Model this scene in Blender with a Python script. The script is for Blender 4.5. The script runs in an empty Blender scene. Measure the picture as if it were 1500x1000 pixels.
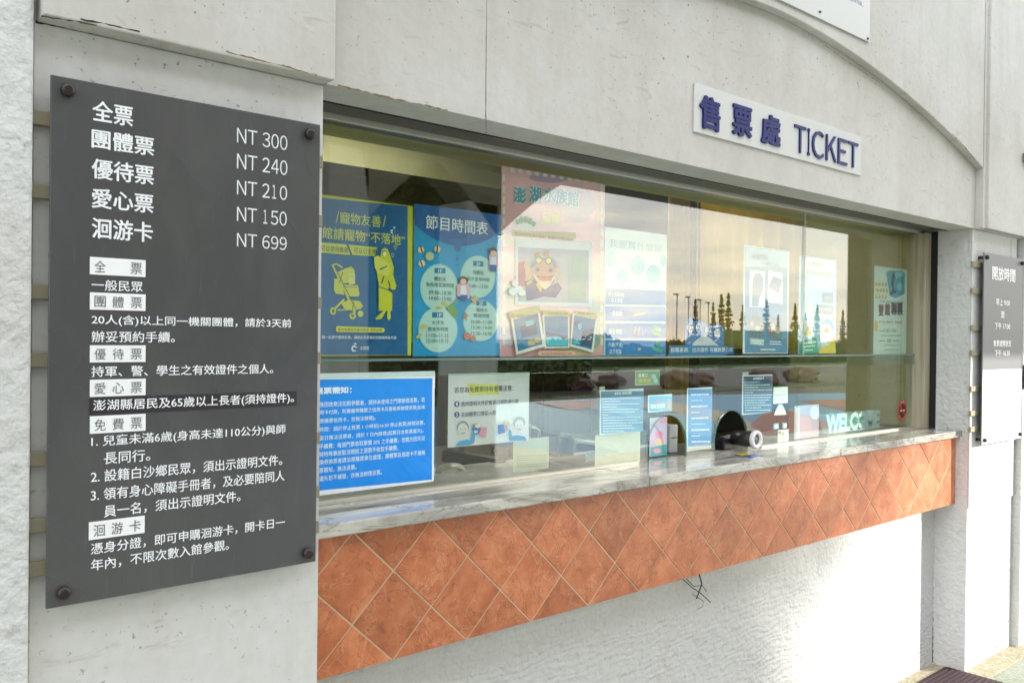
import bpy, bmesh, math, random
from math import sin, cos, radians, pi, atan, sqrt
from mathutils import Vector, Matrix, noise as mnoise
random.seed(7)
S = bpy.context.scene
COL = S.collection

# ------------------------------------------------------------------ camera
CAM = Vector((0, -1.64, 1.47))
_a, _pt, _ro, _f = atan(1467/1300), 0.0053, 0.0118, 1300.0
F = Vector((cos(_a)*cos(_pt), sin(_a)*cos(_pt), -sin(_pt)))
R0 = F.cross(Vector((0, 0, 1))).normalized(); U0 = R0.cross(F)
RR = R0*cos(_ro) + U0*sin(_ro); UU = -R0*sin(_ro) + U0*cos(_ro)
cd = bpy.data.cameras.new('camera'); cam = bpy.data.objects.new('camera', cd); COL.objects.link(cam)
cd.sensor_width = 36; cd.lens = 36*_f/1500; cd.clip_start = 0.05; cd.clip_end = 2000
M = Matrix((RR, UU, -F)).transposed().to_4x4(); M.translation = CAM
cam.matrix_world = M; S.camera = cam

# ------------------------------------------------------------------ light
SUN_EL, SUN_AZ = radians(17), math.atan2(.68, -.73)
S.view_settings.view_transform = 'Standard'; S.view_settings.look = 'None'
S.view_settings.gamma = 1; S.view_settings.use_curve_mapping = False
S.view_settings.exposure = 1.85
W = bpy.data.worlds.new('World'); S.world = W; W.use_nodes = True
wn = W.node_tree.nodes; wl = W.node_tree.links; wn.clear()
wo = wn.new('ShaderNodeOutputWorld'); wb = wn.new('ShaderNodeBackground'); wb.inputs[1].default_value = 0.12
sk = wn.new('ShaderNodeTexSky'); sk.sky_type = 'NISHITA'; sk.sun_disc = False
sk.sun_elevation = SUN_EL; sk.sun_rotation = SUN_AZ; sk.dust_density = .8
tc = wn.new('ShaderNodeTexCoord'); mp = wn.new('ShaderNodeMapping'); mp.inputs['Scale'].default_value = (1.6, 1.6, 9)
nz = wn.new('ShaderNodeTexNoise'); nz.inputs['Scale'].default_value = 2.2; nz.inputs['Detail'].default_value = 7; nz.inputs['Roughness'].default_value = .58
cr = wn.new('ShaderNodeValToRGB'); cr.color_ramp.elements[0].position = .36; cr.color_ramp.elements[1].position = .62
cr.color_ramp.elements[0].color = (.55, .55, .55, 1); cr.color_ramp.elements[1].color = (.96, .96, .96, 1)
cm = wn.new('ShaderNodeMixRGB'); cm.inputs['Color2'].default_value = (7.1, 7.1, 7.25, 1)
wl.new(tc.outputs['Generated'], mp.inputs[0]); wl.new(mp.outputs[0], nz.inputs['Vector']); wl.new(nz.outputs['Fac'], cr.inputs[0])
dp = wn.new('ShaderNodeVectorMath'); dp.operation = 'DOT_PRODUCT'; dp.inputs[1].default_value = (.68*cos(SUN_EL), -.73*cos(SUN_EL), sin(SUN_EL))
nm = wn.new('ShaderNodeVectorMath'); nm.operation = 'NORMALIZE'; wl.new(tc.outputs['Generated'], nm.inputs[0]); wl.new(nm.outputs[0], dp.inputs[0])
mxx = wn.new('ShaderNodeMath'); mxx.operation = 'MAXIMUM'; mxx.inputs[1].default_value = 0; wl.new(dp.outputs['Value'], mxx.inputs[0])
pw = wn.new('ShaderNodeMath'); pw.operation = 'POWER'; pw.inputs[1].default_value = 7; wl.new(mxx.outputs[0], pw.inputs[0])
ml = wn.new('ShaderNodeMath'); ml.operation = 'MULTIPLY_ADD'; ml.inputs[1].default_value = .4; ml.inputs[2].default_value = 1; wl.new(pw.outputs[0], ml.inputs[0])
cc2 = wn.new('ShaderNodeVectorMath'); cc2.operation = 'SCALE'; cc2.inputs[0].default_value = (6.9, 7.0, 7.2); wl.new(ml.outputs[0], cc2.inputs['Scale']); wl.new(cc2.outputs[0], cm.inputs['Color2'])
wl.new(cr.outputs[0], cm.inputs['Fac']); wl.new(sk.outputs[0], cm.inputs['Color1'])
wl.new(cm.outputs[0], wb.inputs[0]); wl.new(wb.outputs[0], wo.inputs[0])
sd = bpy.data.lights.new('sun', 'SUN'); sd.energy = 2.0; sd.angle = radians(.6); sd.color = (1, .95, .88)
so = bpy.data.objects.new('sun', sd); COL.objects.link(so)
tosun = Vector((.68*cos(SUN_EL), -.73*cos(SUN_EL), sin(SUN_EL)))
so.rotation_euler = tosun.to_track_quat('Z', 'Y').to_euler(); so.location = (12, -12, 8)

# ------------------------------------------------------------------ helpers
def un(px, py, y=None, x=None, z=None):
    """the point of the plane y=, x= or z= that a pixel of the 1500x1000 photograph shows"""
    d = F*_f + RR*(px-750) - UU*(py-500)
    if y is not None: t = (y-CAM.y)/d.y
    elif x is not None: t = (x-CAM.x)/d.x
    else: t = (z-CAM.z)/d.z
    return CAM + d*t
GY = 0.23                                   # the plane of the glass
def mir(px, py, **k):                       # the point seen mirrored in the glass
    if 'y' in k: k['y'] = 2*GY-k['y']
    p = un(px, py, **k); p.y = 2*GY-p.y; return p
WL = {}
def tag(o, label=None, cat=None, group=None, kind=None):
    if label: o['label'] = label
    if cat: o['category'] = cat
    if group: o['group'] = group
    if kind: o['kind'] = kind
    return o
def thing(name, label, cat, loc=(0, 0, 0), group=None):
    o = bpy.data.objects.new(name, None); o.empty_display_size = .1; COL.objects.link(o); o.location = loc
    WL[o] = Vector(loc); return tag(o, label, cat, group)
def mk(name, verts, faces, mat, parent=None, smooth=False, origin=None):
    vs = [Vector(v) for v in verts]
    if origin is None:
        lo = Vector([min(v[i] for v in vs) for i in range(3)]); hi = Vector([max(v[i] for v in vs) for i in range(3)])
        c = Vector(((lo.x+hi.x)/2, (lo.y+hi.y)/2, lo.z))
    else: c = Vector(origin)
    me = bpy.data.meshes.new(name); me.from_pydata([v-c for v in vs], [], faces)
    if mat: me.materials.append(mat)
    if smooth: me.polygons.foreach_set('use_smooth', [True]*len(me.polygons))
    o = bpy.data.objects.new(name, me); COL.objects.link(o)
    o.location = c-(WL[parent] if parent else Vector((0, 0, 0))); WL[o] = c
    if parent: o.parent = parent
    return o
def fixn(o):
    bm = bmesh.new(); bm.from_mesh(o.data); bmesh.ops.recalc_face_normals(bm, faces=bm.faces); bm.to_mesh(o.data); bm.free(); return o
def bev(o, w, seg=2):
    m = o.modifiers.new('bevel', 'BEVEL'); m.width = w; m.segments = seg; m.limit_method = 'ANGLE'; m.angle_limit = radians(40); return o
BF = [(0, 3, 2, 1), (4, 5, 6, 7), (0, 1, 5, 4), (1, 2, 6, 5), (2, 3, 7, 6), (3, 0, 4, 7)]
def bv(x0, x1, y0, y1, z0, z1):
    return [(x0, y0, z0), (x1, y0, z0), (x1, y1, z0), (x0, y1, z0), (x0, y0, z1), (x1, y0, z1), (x1, y1, z1), (x0, y1, z1)]
def box(name, x0, x1, y0, y1, z0, z1, mat, parent=None, b=0):
    o = mk(name, bv(x0, x1, y0, y1, z0, z1), BF, mat, parent)
    if b: bev(o, b)
    return o
def boxes(name, L, mat, parent=None):
    V, Fc = [], []
    for q in L:
        n = len(V); V += bv(*q); Fc += [tuple(i+n for i in f) for f in BF]
    return mk(name, V, Fc, mat, parent)
def prism_y(name, pts, y0, y1, mat, parent=None, b=0):
    """outline of (x,z) points given depth from y0 (front) to y1"""
    n = len(pts)
    V = [(p[0], y0, p[1]) for p in pts]+[(p[0], y1, p[1]) for p in pts]
    Fc = [tuple(range(n)), tuple(range(2*n-1, n-1, -1))]+[(i, (i+1) % n, (i+1) % n+n, i+n) for i in range(n)]
    o = fixn(mk(name, V, Fc, mat, parent))
    if b: bev(o, b, 1)
    return o
def tube(name, pts, r, mat, parent=None, seg=8):
    V, Fc = [], []; P = [Vector(p) for p in pts]
    for i, p in enumerate(P):
        t = (P[min(i+1, len(P)-1)]-P[max(i-1, 0)]).normalized()
        u = t.cross(Vector((0, 0, 1)));
        if u.length < .01: u = t.cross(Vector((1, 0, 0)))
        u.normalize(); w = t.cross(u); rr = r[i] if isinstance(r, (list, tuple)) else r
        for k in range(seg):
            q = 2*pi*k/seg; V.append(p+(u*cos(q)+w*sin(q))*rr)
    for i in range(len(P)-1):
        for k in range(seg):
            a = i*seg+k; b = i*seg+(k+1) % seg; Fc.append((a, b, b+seg, a+seg))
    Fc += [tuple(range(seg-1, -1, -1)), tuple(range(len(V)-seg, len(V)))]
    return mk(name, V, Fc, mat, parent, smooth=True)
def lathe_y(name, cx, cz, prof, mat, parent=None, seg=24):
    """turned about an axis along y; prof = [(y, r)...]"""
    V, Fc = [], []
    for y, r in prof:
        for k in range(seg):
            q = 2*pi*k/seg; V.append((cx+r*cos(q), y, cz+r*sin(q)))
    for i in range(len(prof)-1):
        for k in range(seg):
            a = i*seg+k; b = i*seg+(k+1) % seg; Fc.append((a, b, b+seg, a+seg))
    Fc += [tuple(range(seg)), tuple(range(len(V)-1, len(V)-seg-1, -1))]
    o = fixn(mk(name, V, Fc, mat, parent)); 
    o.data.polygons.foreach_set('use_smooth', [len(p.vertices) == 4 for p in o.data.polygons]); return o

# ------------------------------------------------------------------ materials
def lin(h):
    h = h.lstrip('#'); r = [int(h[i:i+2], 16)/255 for i in (0, 2, 4)]
    return tuple((c/12.92 if c <= .04045 else ((c+.055)/1.055)**2.4) for c in r)+(1,)
MC = {}
def pbr(name, col, rough=.5, metal=0, spec=.5):
    m = bpy.data.materials.new(name); m.use_nodes = True; b = m.node_tree.nodes['Principled BSDF']
    b.inputs['Base Color'].default_value = col if len(col) == 4 else tuple(col)+(1,)
    b.inputs['Roughness'].default_value = rough; b.inputs['Metallic'].default_value = metal
    b.inputs['Specular IOR Level'].default_value = spec
    return m
def ink(h, rough=.45, s=1.22):
    """flat print of one colour with a little uneven fade"""
    k = (h, rough, s)
    if k not in MC:
        m = pbr('print_'+h.strip('#'), lin(h), rough)
        nt = m.node_tree; b = nt.nodes['Principled BSDF']
        t = nt.nodes.new('ShaderNodeTexCoord'); n = nt.nodes.new('ShaderNodeTexNoise'); n.inputs['Scale'].default_value = 9
        n.inputs['Detail'].default_value = 4
        r = nt.nodes.new('ShaderNodeMapRange'); r.inputs['To Min'].default_value = .86*s; r.inputs['To Max'].default_value = 1.1*s
        x = nt.nodes.new('ShaderNodeMixRGB'); x.blend_type = 'MULTIPLY'; x.inputs['Fac'].default_value = 1; x.inputs['Color1'].default_value = lin(h)
        nt.links.new(t.outputs['Object'], n.inputs['Vector']); nt.links.new(n.outputs['Fac'], r.inputs['Value'])
        nt.links.new(r.outputs[0], x.inputs['Color2']); nt.links.new(x.outputs[0], b.inputs['Base Color'])
        n2 = nt.nodes.new('ShaderNodeTexNoise'); n2.inputs['Scale'].default_value = 7; n2.inputs['Detail'].default_value = 3; n2.inputs['Distortion'].default_value = .8
        ge = nt.nodes.new('ShaderNodeNewGeometry'); nt.links.new(ge.outputs['Position'], n2.inputs['Vector'])
        bp = nt.nodes.new('ShaderNodeBump'); bp.inputs['Distance'].default_value = .012; bp.inputs['Strength'].default_value = .5
        nt.links.new(n2.outputs['Fac'], bp.inputs['Height']); nt.links.new(bp.outputs[0], b.inputs['Normal'])
        MC[k] = m
    return MC[k]
class NT:
    """small builder for procedural materials"""
    def __init__(s, name, rough=.6, metal=0):
        s.m = pbr(name, (.5, .5, .5, 1), rough, metal); s.t = s.m.node_tree; s.b = s.t.nodes['Principled BSDF']
        s.tc = s.t.nodes.new('ShaderNodeTexCoord'); s.h = None
    def geo(s):
        return s.t.nodes.new('ShaderNodeNewGeometry').outputs['Position']
    def mapv(s, sc=(1, 1, 1), vec=None, rnd=False):
        m = s.t.nodes.new('ShaderNodeMapping'); m.inputs['Scale'].default_value = sc
        s.t.links.new(vec or s.geo(), m.inputs[0])
        if rnd:
            oi = s.t.nodes.new('ShaderNodeObjectInfo'); mu = s.t.nodes.new('ShaderNodeMath'); mu.operation = 'MULTIPLY'; mu.inputs[1].default_value = 37
            s.t.links.new(oi.outputs['Random'], mu.inputs[0]); s.t.links.new(mu.outputs[0], m.inputs['Location'])
        return m.outputs[0]
    def noise(s, vec, scale, det=4, rough=.5, dist=0):
        n = s.t.nodes.new('ShaderNodeTexNoise'); n.inputs['Scale'].default_value = scale; n.inputs['Detail'].default_value = det
        n.inputs['Roughness'].default_value = rough; n.inputs['Distortion'].default_value = dist; s.t.links.new(vec, n.inputs['Vector']); return n.outputs['Fac']
    def vor(s, vec, scale, feat='F1'):
        n = s.t.nodes.new('ShaderNodeTexVoronoi'); n.feature = feat; n.inputs['Scale'].default_value = scale; s.t.links.new(vec, n.inputs['Vector']); return n.outputs['Distance']
    def wave(s, vec, scale, dist, direction='Z', det=3, ds=1.5):
        n = s.t.nodes.new('ShaderNodeTexWave'); n.bands_direction = direction; n.inputs['Scale'].default_value = scale; n.inputs['Distortion'].default_value = dist
        n.inputs['Detail'].default_value = det; n.inputs['Detail Scale'].default_value = ds; s.t.links.new(vec, n.inputs['Vector']); return n.outputs['Fac']
    def ramp(s, fac, stops):
        r = s.t.nodes.new('ShaderNodeValToRGB'); e = r.color_ramp.elements
        while len(e) < len(stops): e.new(.5)
        for el, (p, c) in zip(e, stops):
            el.position = p; el.color = (c if not isinstance(c, (int, float)) else (c, c, c))[:3]+(1,) if not isinstance(c, (int, float)) else (c, c, c, 1)
        s.t.links.new(fac, r.inputs[0]); return r.outputs[0]
    def mix(s, fac, a, b, mode='MIX'):
        x = s.t.nodes.new('ShaderNodeMixRGB'); x.blend_type = mode
        for i, v in ((0, fac), (1, a), (2, b)):
            if hasattr(v, 'is_linked'): s.t.links.new(v, x.inputs[i])
            elif i == 0: x.inputs[0].default_value = v
            else: x.inputs[i].default_value = v if len(v) == 4 else tuple(v)+(1,)
        return x.outputs[0]
    def math(s, op, a, b=None):
        x = s.t.nodes.new('ShaderNodeMath'); x.operation = op
        for i, v in ((0, a), (1, b)):
            if v is None: continue
            if hasattr(v, 'is_linked'): s.t.links.new(v, x.inputs[i])
            else: x.inputs[i].default_value = v
        return x.outputs[0]
    def color(s, c): s.t.links.new(c, s.b.inputs['Base Color'])
    def rough(s, c): s.t.links.new(c, s.b.inputs['Roughness'])
    def bump(s, h, dist, strength=1.0):
        n = s.t.nodes.new('ShaderNodeBump'); n.inputs['Distance'].default_value = dist; n.inputs['Strength'].default_value = strength
        s.t.links.new(h, n.inputs['Height'])
        if s.h: s.t.links.new(s.h, n.inputs['Normal'])
        s.h = n.outputs[0]; s.t.links.new(s.h, s.b.inputs['Normal'])

def plaster(name, base, stain, bump=.002, scale=1.0):
    n = NT(name, .75); g = n.mapv()
    big = n.noise(g, 2.3, 5, .6); fine = n.noise(g, 38*scale, 4, .6); sp = n.noise(g, 85, 2, .5)
    gs = n.mapv((9, 9, 1.2)); streak = n.noise(gs, 1.6, 4, .55)
    c = n.mix(n.ramp(big, [(.35, 0.), (.72, .55)]), base, stain)
    c = n.mix(n.ramp(streak, [(.5, 0.), (.8, .35)]), c, stain)
    c = n.mix(n.ramp(fine, [(.3, .12), (.6, 0.)]), c, (.3, .29, .26))
    msk = n.ramp(n.noise(g, 1.1, 3), [(.42, 0.), (.62, 1.)])
    c = n.mix(n.math('MULTIPLY', n.ramp(sp, [(.68, 0.), (.75, .8)]), msk), c, (.13, .12, .10))
    lng = n.noise(n.mapv((3.5, 3.5, 14)), 2.0, 5, .65, 1.0)
    c = n.mix(n.math('MULTIPLY', n.ramp(lng, [(.60, 0.), (.70, .4)]), msk), c, (.30, .26, .19))
    n.color(c); n.bump(fine, bump, .5); n.bump(n.noise(g, 6, 3), .006, .35)
    return n.m
M_plast = plaster('painted_plaster', (.63, .61, .575), (.44, .41, .35))
M_panel = plaster('smooth_white_panel', (.72, .71, .69), (.58, .56, .51), .0008)
M_soff = plaster('soffit_plaster', (.55, .54, .50), (.40, .38, .32), .001)
def stucco(name, base, comb=0.0):
    n = NT(name, .8); g = n.mapv()
    a = n.noise(g, 42, 5, .62); v = n.vor(n.mapv((1, 1, 1.3)), 60, 'SMOOTH_F1'); big = n.noise(g, 1.7, 4)
    pit = n.noise(g, 26, 2, .5)
    c = n.mix(n.ramp(big, [(.35, 0.), (.75, .4)]), base, (.56, .55, .51))
    c = n.mix(n.ramp(a, [(.25, .35), (.45, 0.)]), c, (.36, .35, .33))
    st = n.noise(n.mapv((1.6, 1.6, .7)), 2.4, 6, .68, .7); c = n.mix(n.ramp(st, [(.55, 0.), (.78, .45)]), c, (.42, .39, .31)); n.color(c)
    n.bump(n.noise(n.mapv((1,1,1)), 30, 3, .55), .010, .9); n.bump(a, .006, .8); n.bump(n.ramp(pit, [(.3, 0.), (.48, 1.)]), .003, .5)
    if comb:
        w = n.wave(n.mapv((.5, .5, 1)), 15, 11, 'Z', 4, 1.1)
        msk = n.ramp(n.noise(g, 3.0, 2), [(.3, .25), (.6, 1.)])
        n.bump(n.mix(msk, (.5, .5, .5), w), .005*comb, .42)
    return n.m
M_stuc = stucco('rough_stucco', (.72, .72, .71)); M_comb = stucco('combed_stucco', (.60, .60, .59), .6)
M_stuc2 = stucco('faint_combed_stucco', (.68, .68, .67), .2)
def tilemat():
    n = NT('terracotta_tile', .34); g = n.mapv((1, 1, 1), n.tc.outputs['Object'], rnd=True)
    a = n.noise(g, 16, 6, .65); b = n.noise(g, 60, 4, .6); v = n.noise(g, 7, 6, .6, 1.6)
    c = n.ramp(a, [(.3, (.40, .115, .045)), (.5, (.55, .175, .072)), (.72, (.66, .26, .12))])
    vein = n.math('ABSOLUTE', n.math('SUBTRACT', v, .5))
    c = n.mix(n.ramp(vein, [(.0, .6), (.012, 0.)]), c, (.20, .055, .02))
    v2 = n.math('ABSOLUTE', n.math('SUBTRACT', n.noise(g, 5, 3, .6, 2.4), .47))
    c = n.mix(n.ramp(v2, [(.0, .4), (.01, 0.)]), c, (.72, .42, .25))
    c = n.mix(n.ramp(b, [(.62, 0.), (.7, .35)]), c, (.22, .06, .02))
    oi = n.t.nodes.new('ShaderNodeObjectInfo')
    c = n.mix(1, c, n.ramp(oi.outputs['Random'], [(0, .80), (1, 1.10)]), 'MULTIPLY')
    n.color(c); n.bump(b, .0008, .5); n.bump(n.ramp(vein, [(0, 0.), (.02, 1.)]), .0006, .5); n.rough(n.ramp(a, [(.3, .28), (.7, .42)])); return n.m
M_tile = tilemat(); M_grout = pbr('grout', (.62, .45, .29, 1), .9)
def marblemat():
    n = NT('grey_marble', .09); g = n.mapv((1, 1.0, 1))
    w = n.noise(n.mapv((.8, 3.2, 3.2)), 3.4, 7, .62, 1.3)
    c = n.ramp(w, [(.28, (.20, .185, .155)), (.42, (.38, .36, .32)), (.52, (.54, .52, .46)), (.62, (.64, .61, .54)), (.75, (.44, .39, .30))])
    v = n.math('ABSOLUTE', n.math('SUBTRACT', n.noise(n.mapv((.7, 3.5, 3)), 4.2, 5, .6, 2.2), .5))
    c = n.mix(n.ramp(v, [(0, .8), (.02, 0.)]), c, (.16, .15, .12)); n.color(c)
    n.rough(n.ramp(n.noise(g, 9, 4), [(.35, .05), (.7, .2)])); return n.m
M_marb = marblemat()
M_alu = pbr('aged_aluminium', (.42, .40, .34, 1), .32, .7); M_rail = pbr('pale_rail', (.66, .64, .56, 1), .3, .4)
M_dark = pbr('dark_gap', (.012, .012, .012, 1), .8); M_black = pbr('black_plastic', (.015, .015, .016, 1), .35)
def streaky(name, base, stain, rough=.5):
    n = NT(name, rough); c = n.mix(n.ramp(n.noise(n.mapv((30, 30, 2)), 1.5, 5), [(.45, 0.), (.75, .8)]), base, stain); n.color(c); return n.m
M_post = streaky('beige_post', (.44, .40, .29), (.22, .17, .10))
M_bolt = streaky('rusty_bolt', (.022, .015, .013), (.05, .025, .018), .35)
def boardmat():
    n = NT('grey_acrylic', .2); g = n.mapv()
    c = n.mix(n.noise(g, 2.2, 2), (.066, .070, .076), (.105, .100, .096)); n.color(c)
    sm = n.noise(n.mapv((1, 1, .5)), 9, 6, .7, .8); c = n.mix(n.ramp(sm, [(.45, 0.), (.8, .35)]), c, (.15, .15, .145)); sc_ = n.noise(n.mapv((60, 1, 4)), 3, 3); c = n.mix(n.ramp(sc_, [(.66, 0.), (.72, .25)]), c, (.16, .16, .16)); n.color(c)
    n.rough(n.ramp(n.noise(g, 3, 2), [(.1, .16), (.9, .36)])); n.b.inputs['Specular IOR Level'].default_value = .6; return n.m
M_board = boardmat()
def glassmat(name, tint, f0=.045):
    m = bpy.data.materials.new(name); m.use_nodes = True; nt = m.node_tree; N = nt.nodes; L = nt.links; N.clear()
    o = N.new('ShaderNodeOutputMaterial'); mx = N.new('ShaderNodeMixShader'); tr = N.new('ShaderNodeBsdfTransparent'); gl = N.new('ShaderNodeBsdfGlossy')
    tr.inputs[0].default_value = tint+(1,); gl.inputs['Roughness'].default_value = 0.0
    ge = N.new('ShaderNodeNewGeometry'); dt = N.new('ShaderNodeVectorMath'); dt.operation = 'DOT_PRODUCT'
    L.new(ge.outputs['Normal'], dt.inputs[0]); L.new(ge.outputs['Incoming'], dt.inputs[1])
    def ma(op, a, b):
        x = N.new('ShaderNodeMath'); x.operation = op
        for i, v in ((0, a), (1, b)):
            if v is None: continue
            if hasattr(v, 'is_linked'): L.new(v, x.inputs[i])
            else: x.inputs[i].default_value = v
        return x.outputs[0]
    ab = ma('ABSOLUTE', dt.outputs['Value'], None); q = ma('POWER', ma('SUBTRACT', 1.0, ab), 5.0)
    fr = ma('ADD', ma('MULTIPLY', q, 1-f0), f0)
    L.new(fr, mx.inputs[0]); L.new(tr.outputs[0], mx.inputs[1]); L.new(gl.outputs[0], mx.inputs[2]); L.new(mx.outputs[0], o.inputs[0]); return m
M_glass = glassmat('window_glass', (.94, .97, .94), .072); M_shelf = glassmat('green_glass', (.88, .96, .93), .10)
M_gedge = pbr('glass_edge', (.03, .27, .20, 1), .15)

# ------------------------------------------------------------------ lettering
HV = {'N': (722, 76, 646), 'T': (611, 14, 597), 'I': (278, 91, 188), 'C': (722, 44, 681), 'K': (667, 76, 663), 'E': (667, 86, 616), '0': (556, 37, 519), '1': (556, 101, 359),
      '2': (556, 26, 507), '3': (556, 34, 522), '4': (556, 25, 523), '5': (556, 32, 514), '6': (556, 38, 518), '9': (556, 42, 514), ' ': (278, 0, 0)}
def glyphs(body, bold=0.0, res=2, extrude=0.0):
    if len(body) > 2 and all(c in HV for c in body):      # plain grotesque capitals and figures, spaced by their own widths
        V, Fc, x = [], [], 0
        for c in body:
            w, l, r = HV[c]
            if c != ' ':
                v_, f_ = glyphs1(chr(ord(c)+0xFEE0), 0, res, extrude); a, b = min(q.x for q in v_), max(q.x for q in v_); n = len(V)
                V += [Vector((x+l/1000+(q.x-a)/(b-a)*(r-l)/1000, q.y, q.z)) for q in v_]; Fc += [tuple(k+n for k in f) for f in f_]
            x += w/1000
        return V, Fc
    return glyphs1(body, bold, res, extrude)
def glyphs1(body, bold=0.0, res=2, extrude=0.0):
    cu = bpy.data.curves.new('t', 'FONT'); cu.body = body; cu.resolution_u = res; cu.offset = bold; cu.extrude = extrude
    ob = bpy.data.objects.new('t', cu); COL.objects.link(ob)
    bpy.context.view_layer.update()
    me = bpy.data.meshes.new_from_object(ob.evaluated_get(bpy.context.evaluated_depsgraph_get()))
    V = [v.co.copy() for v in me.vertices]; Fc = [tuple(p.vertices) for p in me.polygons]
    bpy.data.objects.remove(ob); bpy.data.curves.remove(cu); bpy.data.meshes.remove(me); return V, Fc
def letters(name, rows, y, mat, parent, yo=None, bold=0.0, res=3, depth=0.0):
    """rows: (text, left px, top px, bottom px, right px) on the plane y; every row is a part; bold = strokes widened by shifted copies"""
    yo = y if yo is None else yo; o = None
    shifts = [(0, 0)] if not bold else [(-bold, 0), (bold, 0), (0, bold*.7), (0, -bold*.7)]
    if bold > .03: shifts += [(-bold*.7, bold*.6), (bold*.7, bold*.6), (-bold*.7, -bold*.6), (bold*.7, -bold*.6)]
    for r in rows:
        V, Fc = glyphs(r[0], 0, res, .05 if depth else 0)
        if not V: continue
        VV, FF = [], []
        x0, x1 = min(v.x for v in V)-bold, max(v.x for v in V)+bold; z0, z1 = min(v.y for v in V)-bold*.6, max(v.y for v in V)+bold*.6
        tl = un(r[1], r[2], y=y); bl = un(r[1], r[3], y=y); tr = un(r[4], (r[2]+r[3])/2, y=y)
        for i, (sx, sz) in enumerate(shifts):
            n = len(VV)
            for v in V:
                X = tl.x+(v.x+sx-x0)/(x1-x0)*(tr.x-tl.x); Z = bl.z+(v.y+sz-z0)/max(z1-z0, 1e-6)*(tl.z-bl.z)
                VV.append((X, yo-i*.00003-(depth*(v.z/.05+1)/2 if depth else 0), Z))
            FF += [tuple(i_+n for i_ in f) for f in Fc]
        o = mk(name, VV, FF, mat, parent)
    return o
FINE = ('print_line', 'check_border', 'caption_line', 'small_print', 'yellow_dots', 'outline', 'face_line')
def flat(name, polys, y, yo, mat, parent):
    """flat printed shapes given in photo pixels of the plane y, drawn at depth yo"""
    def one(PP, k0=0):
        V, Fc = [], []
        for k_, P in enumerate(PP):
            n = len(V)
            for p in P:
                q = un(p[0], p[1], y=y); V.append((q.x, yo-.00003*((k_+k0) % 8), q.z))
            Fc.append(tuple(range(n, n+len(P))))
        return mk(name, V, Fc, mat, parent)
    if name in FINE: return [tag(one(polys), kind='stuff')]
    return [one([P], i) for i, P in enumerate(polys)]
def ell(cx, cy, rx, ry, n=20, a0=0, a1=2*pi, rot=0):
    out = []
    for k in range(n):
        t = a0+(a1-a0)*k/n; x, yy = rx*cos(t), ry*sin(t); out.append((cx+x*cos(rot)-yy*sin(rot), cy+x*sin(rot)+yy*cos(rot)))
    return out
def rect_world(x0, x1, z0, z1, yo):
    return [(x0, yo, z0), (x1, yo, z0), (x1, yo, z1), (x0, yo, z1)]

# ------------------------------------------------------------------ setting: ground
FZ = -0.035
def groundmat(name, c1, c2, c3, sc, rough=.85, b=.004):
    n = NT(name, rough); g = n.mapv(); a = n.noise(g, sc, 5, .6); d = n.noise(g, sc*9, 4, .6)
    c = n.mix(n.ramp(a, [(.35, 0.), (.65, 1.)]), c1, c2); c = n.mix(n.ramp(d, [(.45, 0.), (.7, .8)]), c, c3); n.color(c); n.bump(d, b, .8); return n.m
M_asph = groundmat('asphalt', (.075, .075, .078), (.10, .10, .10), (.05, .05, .05), 2)
M_pave = groundmat('mossy_paving', (.34, .35, .30), (.24, .28, .18), (.42, .42, .38), 6)
M_curb = groundmat('worn_threshold', (.42, .34, .22), (.30, .27, .16), (.58, .54, .44), 9)
M_dust = pbr('dust', (.05, .042, .032, 1), .9)
o = mk('ground', [(-300, -400, -.06), (400, -400, -.06), (400, 300, -.06), (-300, 300, -.06)], [(0, 1, 2, 3)], M_asph); tag(o, kind='structure')
o = box('pavement', -6, 16, -4.6, .0, -.2, FZ-.004, M_pave); tag(o, kind='structure')

# ------------------------------------------------------------------ building
XL, XR = .921, 4.231
B = thing('ticket_office', 'white plastered ticket office wall with arched recess, pillars and tiled counter front', 'building', (2.5, .2, FZ))
def pillar(x0, x1, left):
    # smooth front panel over a combed stucco base
    box('pillar', x0, x1, 0.0, .9 if left else .145, FZ, 2.9, M_stuc, B, .002)
    if left: box('front_panel', x0+.001, x1-.001, -.006, -.0005, .2, 1.983, M_panel, B, .0015)
    else: box('front_panel', x0+.001, x1-.001, -.006, -.0005, .714, 1.983, M_panel, B, .0015)
pillar(.3795, XL, True); box('crack', .3748, .3793, .012, .3, FZ, 2.9, M_dark, B); 
box('pillar', XR, 4.776, 0, .9, FZ, 2.9, M_stuc2, B, .002)
box('front_panel', XR+.002, 4.775, -.007, -.0005, .714, 1.983, M_panel, B, .0015)
# battens behind the boards (their ends show beside each board)
for (x0, x1) in ((.372, .915), (4.214, 4.772)):
    for i, zc in enumerate((1.823, 1.702, 1.535, 1.422, 1.258, 1.147, 1.075)):
        box('batten', x0, x1, -.018, -.0075, zc-.012, zc+.012, pbr('old_batten', (.33, .29, .20, 1), .7) if i == 0 and x0 < 1 else bpy.data.materials['old_batten'], B, .0015)
    zs = (1.835, 1.811, 1.714, 1.690, 1.547, 1.523, 1.434, 1.41, 1.27, 1.246, 1.159, 1.135, 1.087)
# outer stucco walls beyond the pillars
box('stucco_wall', -4, .3745, -.034, .9, FZ, 3.3, M_stuc, B, .006)
box('stucco_wall', 4.79, 9.5, -.036, .9, FZ, 3.3, M_comb, B, .004)
box('seam', 4.7765, 4.7895, .03, .9, FZ, 2.9, M_dark, B)
# beams over the pillars
box('beam', .384, .921, -.052, -.0005, 1.984, 3.3, M_plast, B, .003)
box('beam', 4.262, 5.6, -.062, -.0375, 1.984, 3.3, M_plast, B, .003)
box('beam_core', 4.234, 4.7885, -.05, -.0005, 1.984, 3.3, M_plast, B, .002)
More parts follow.
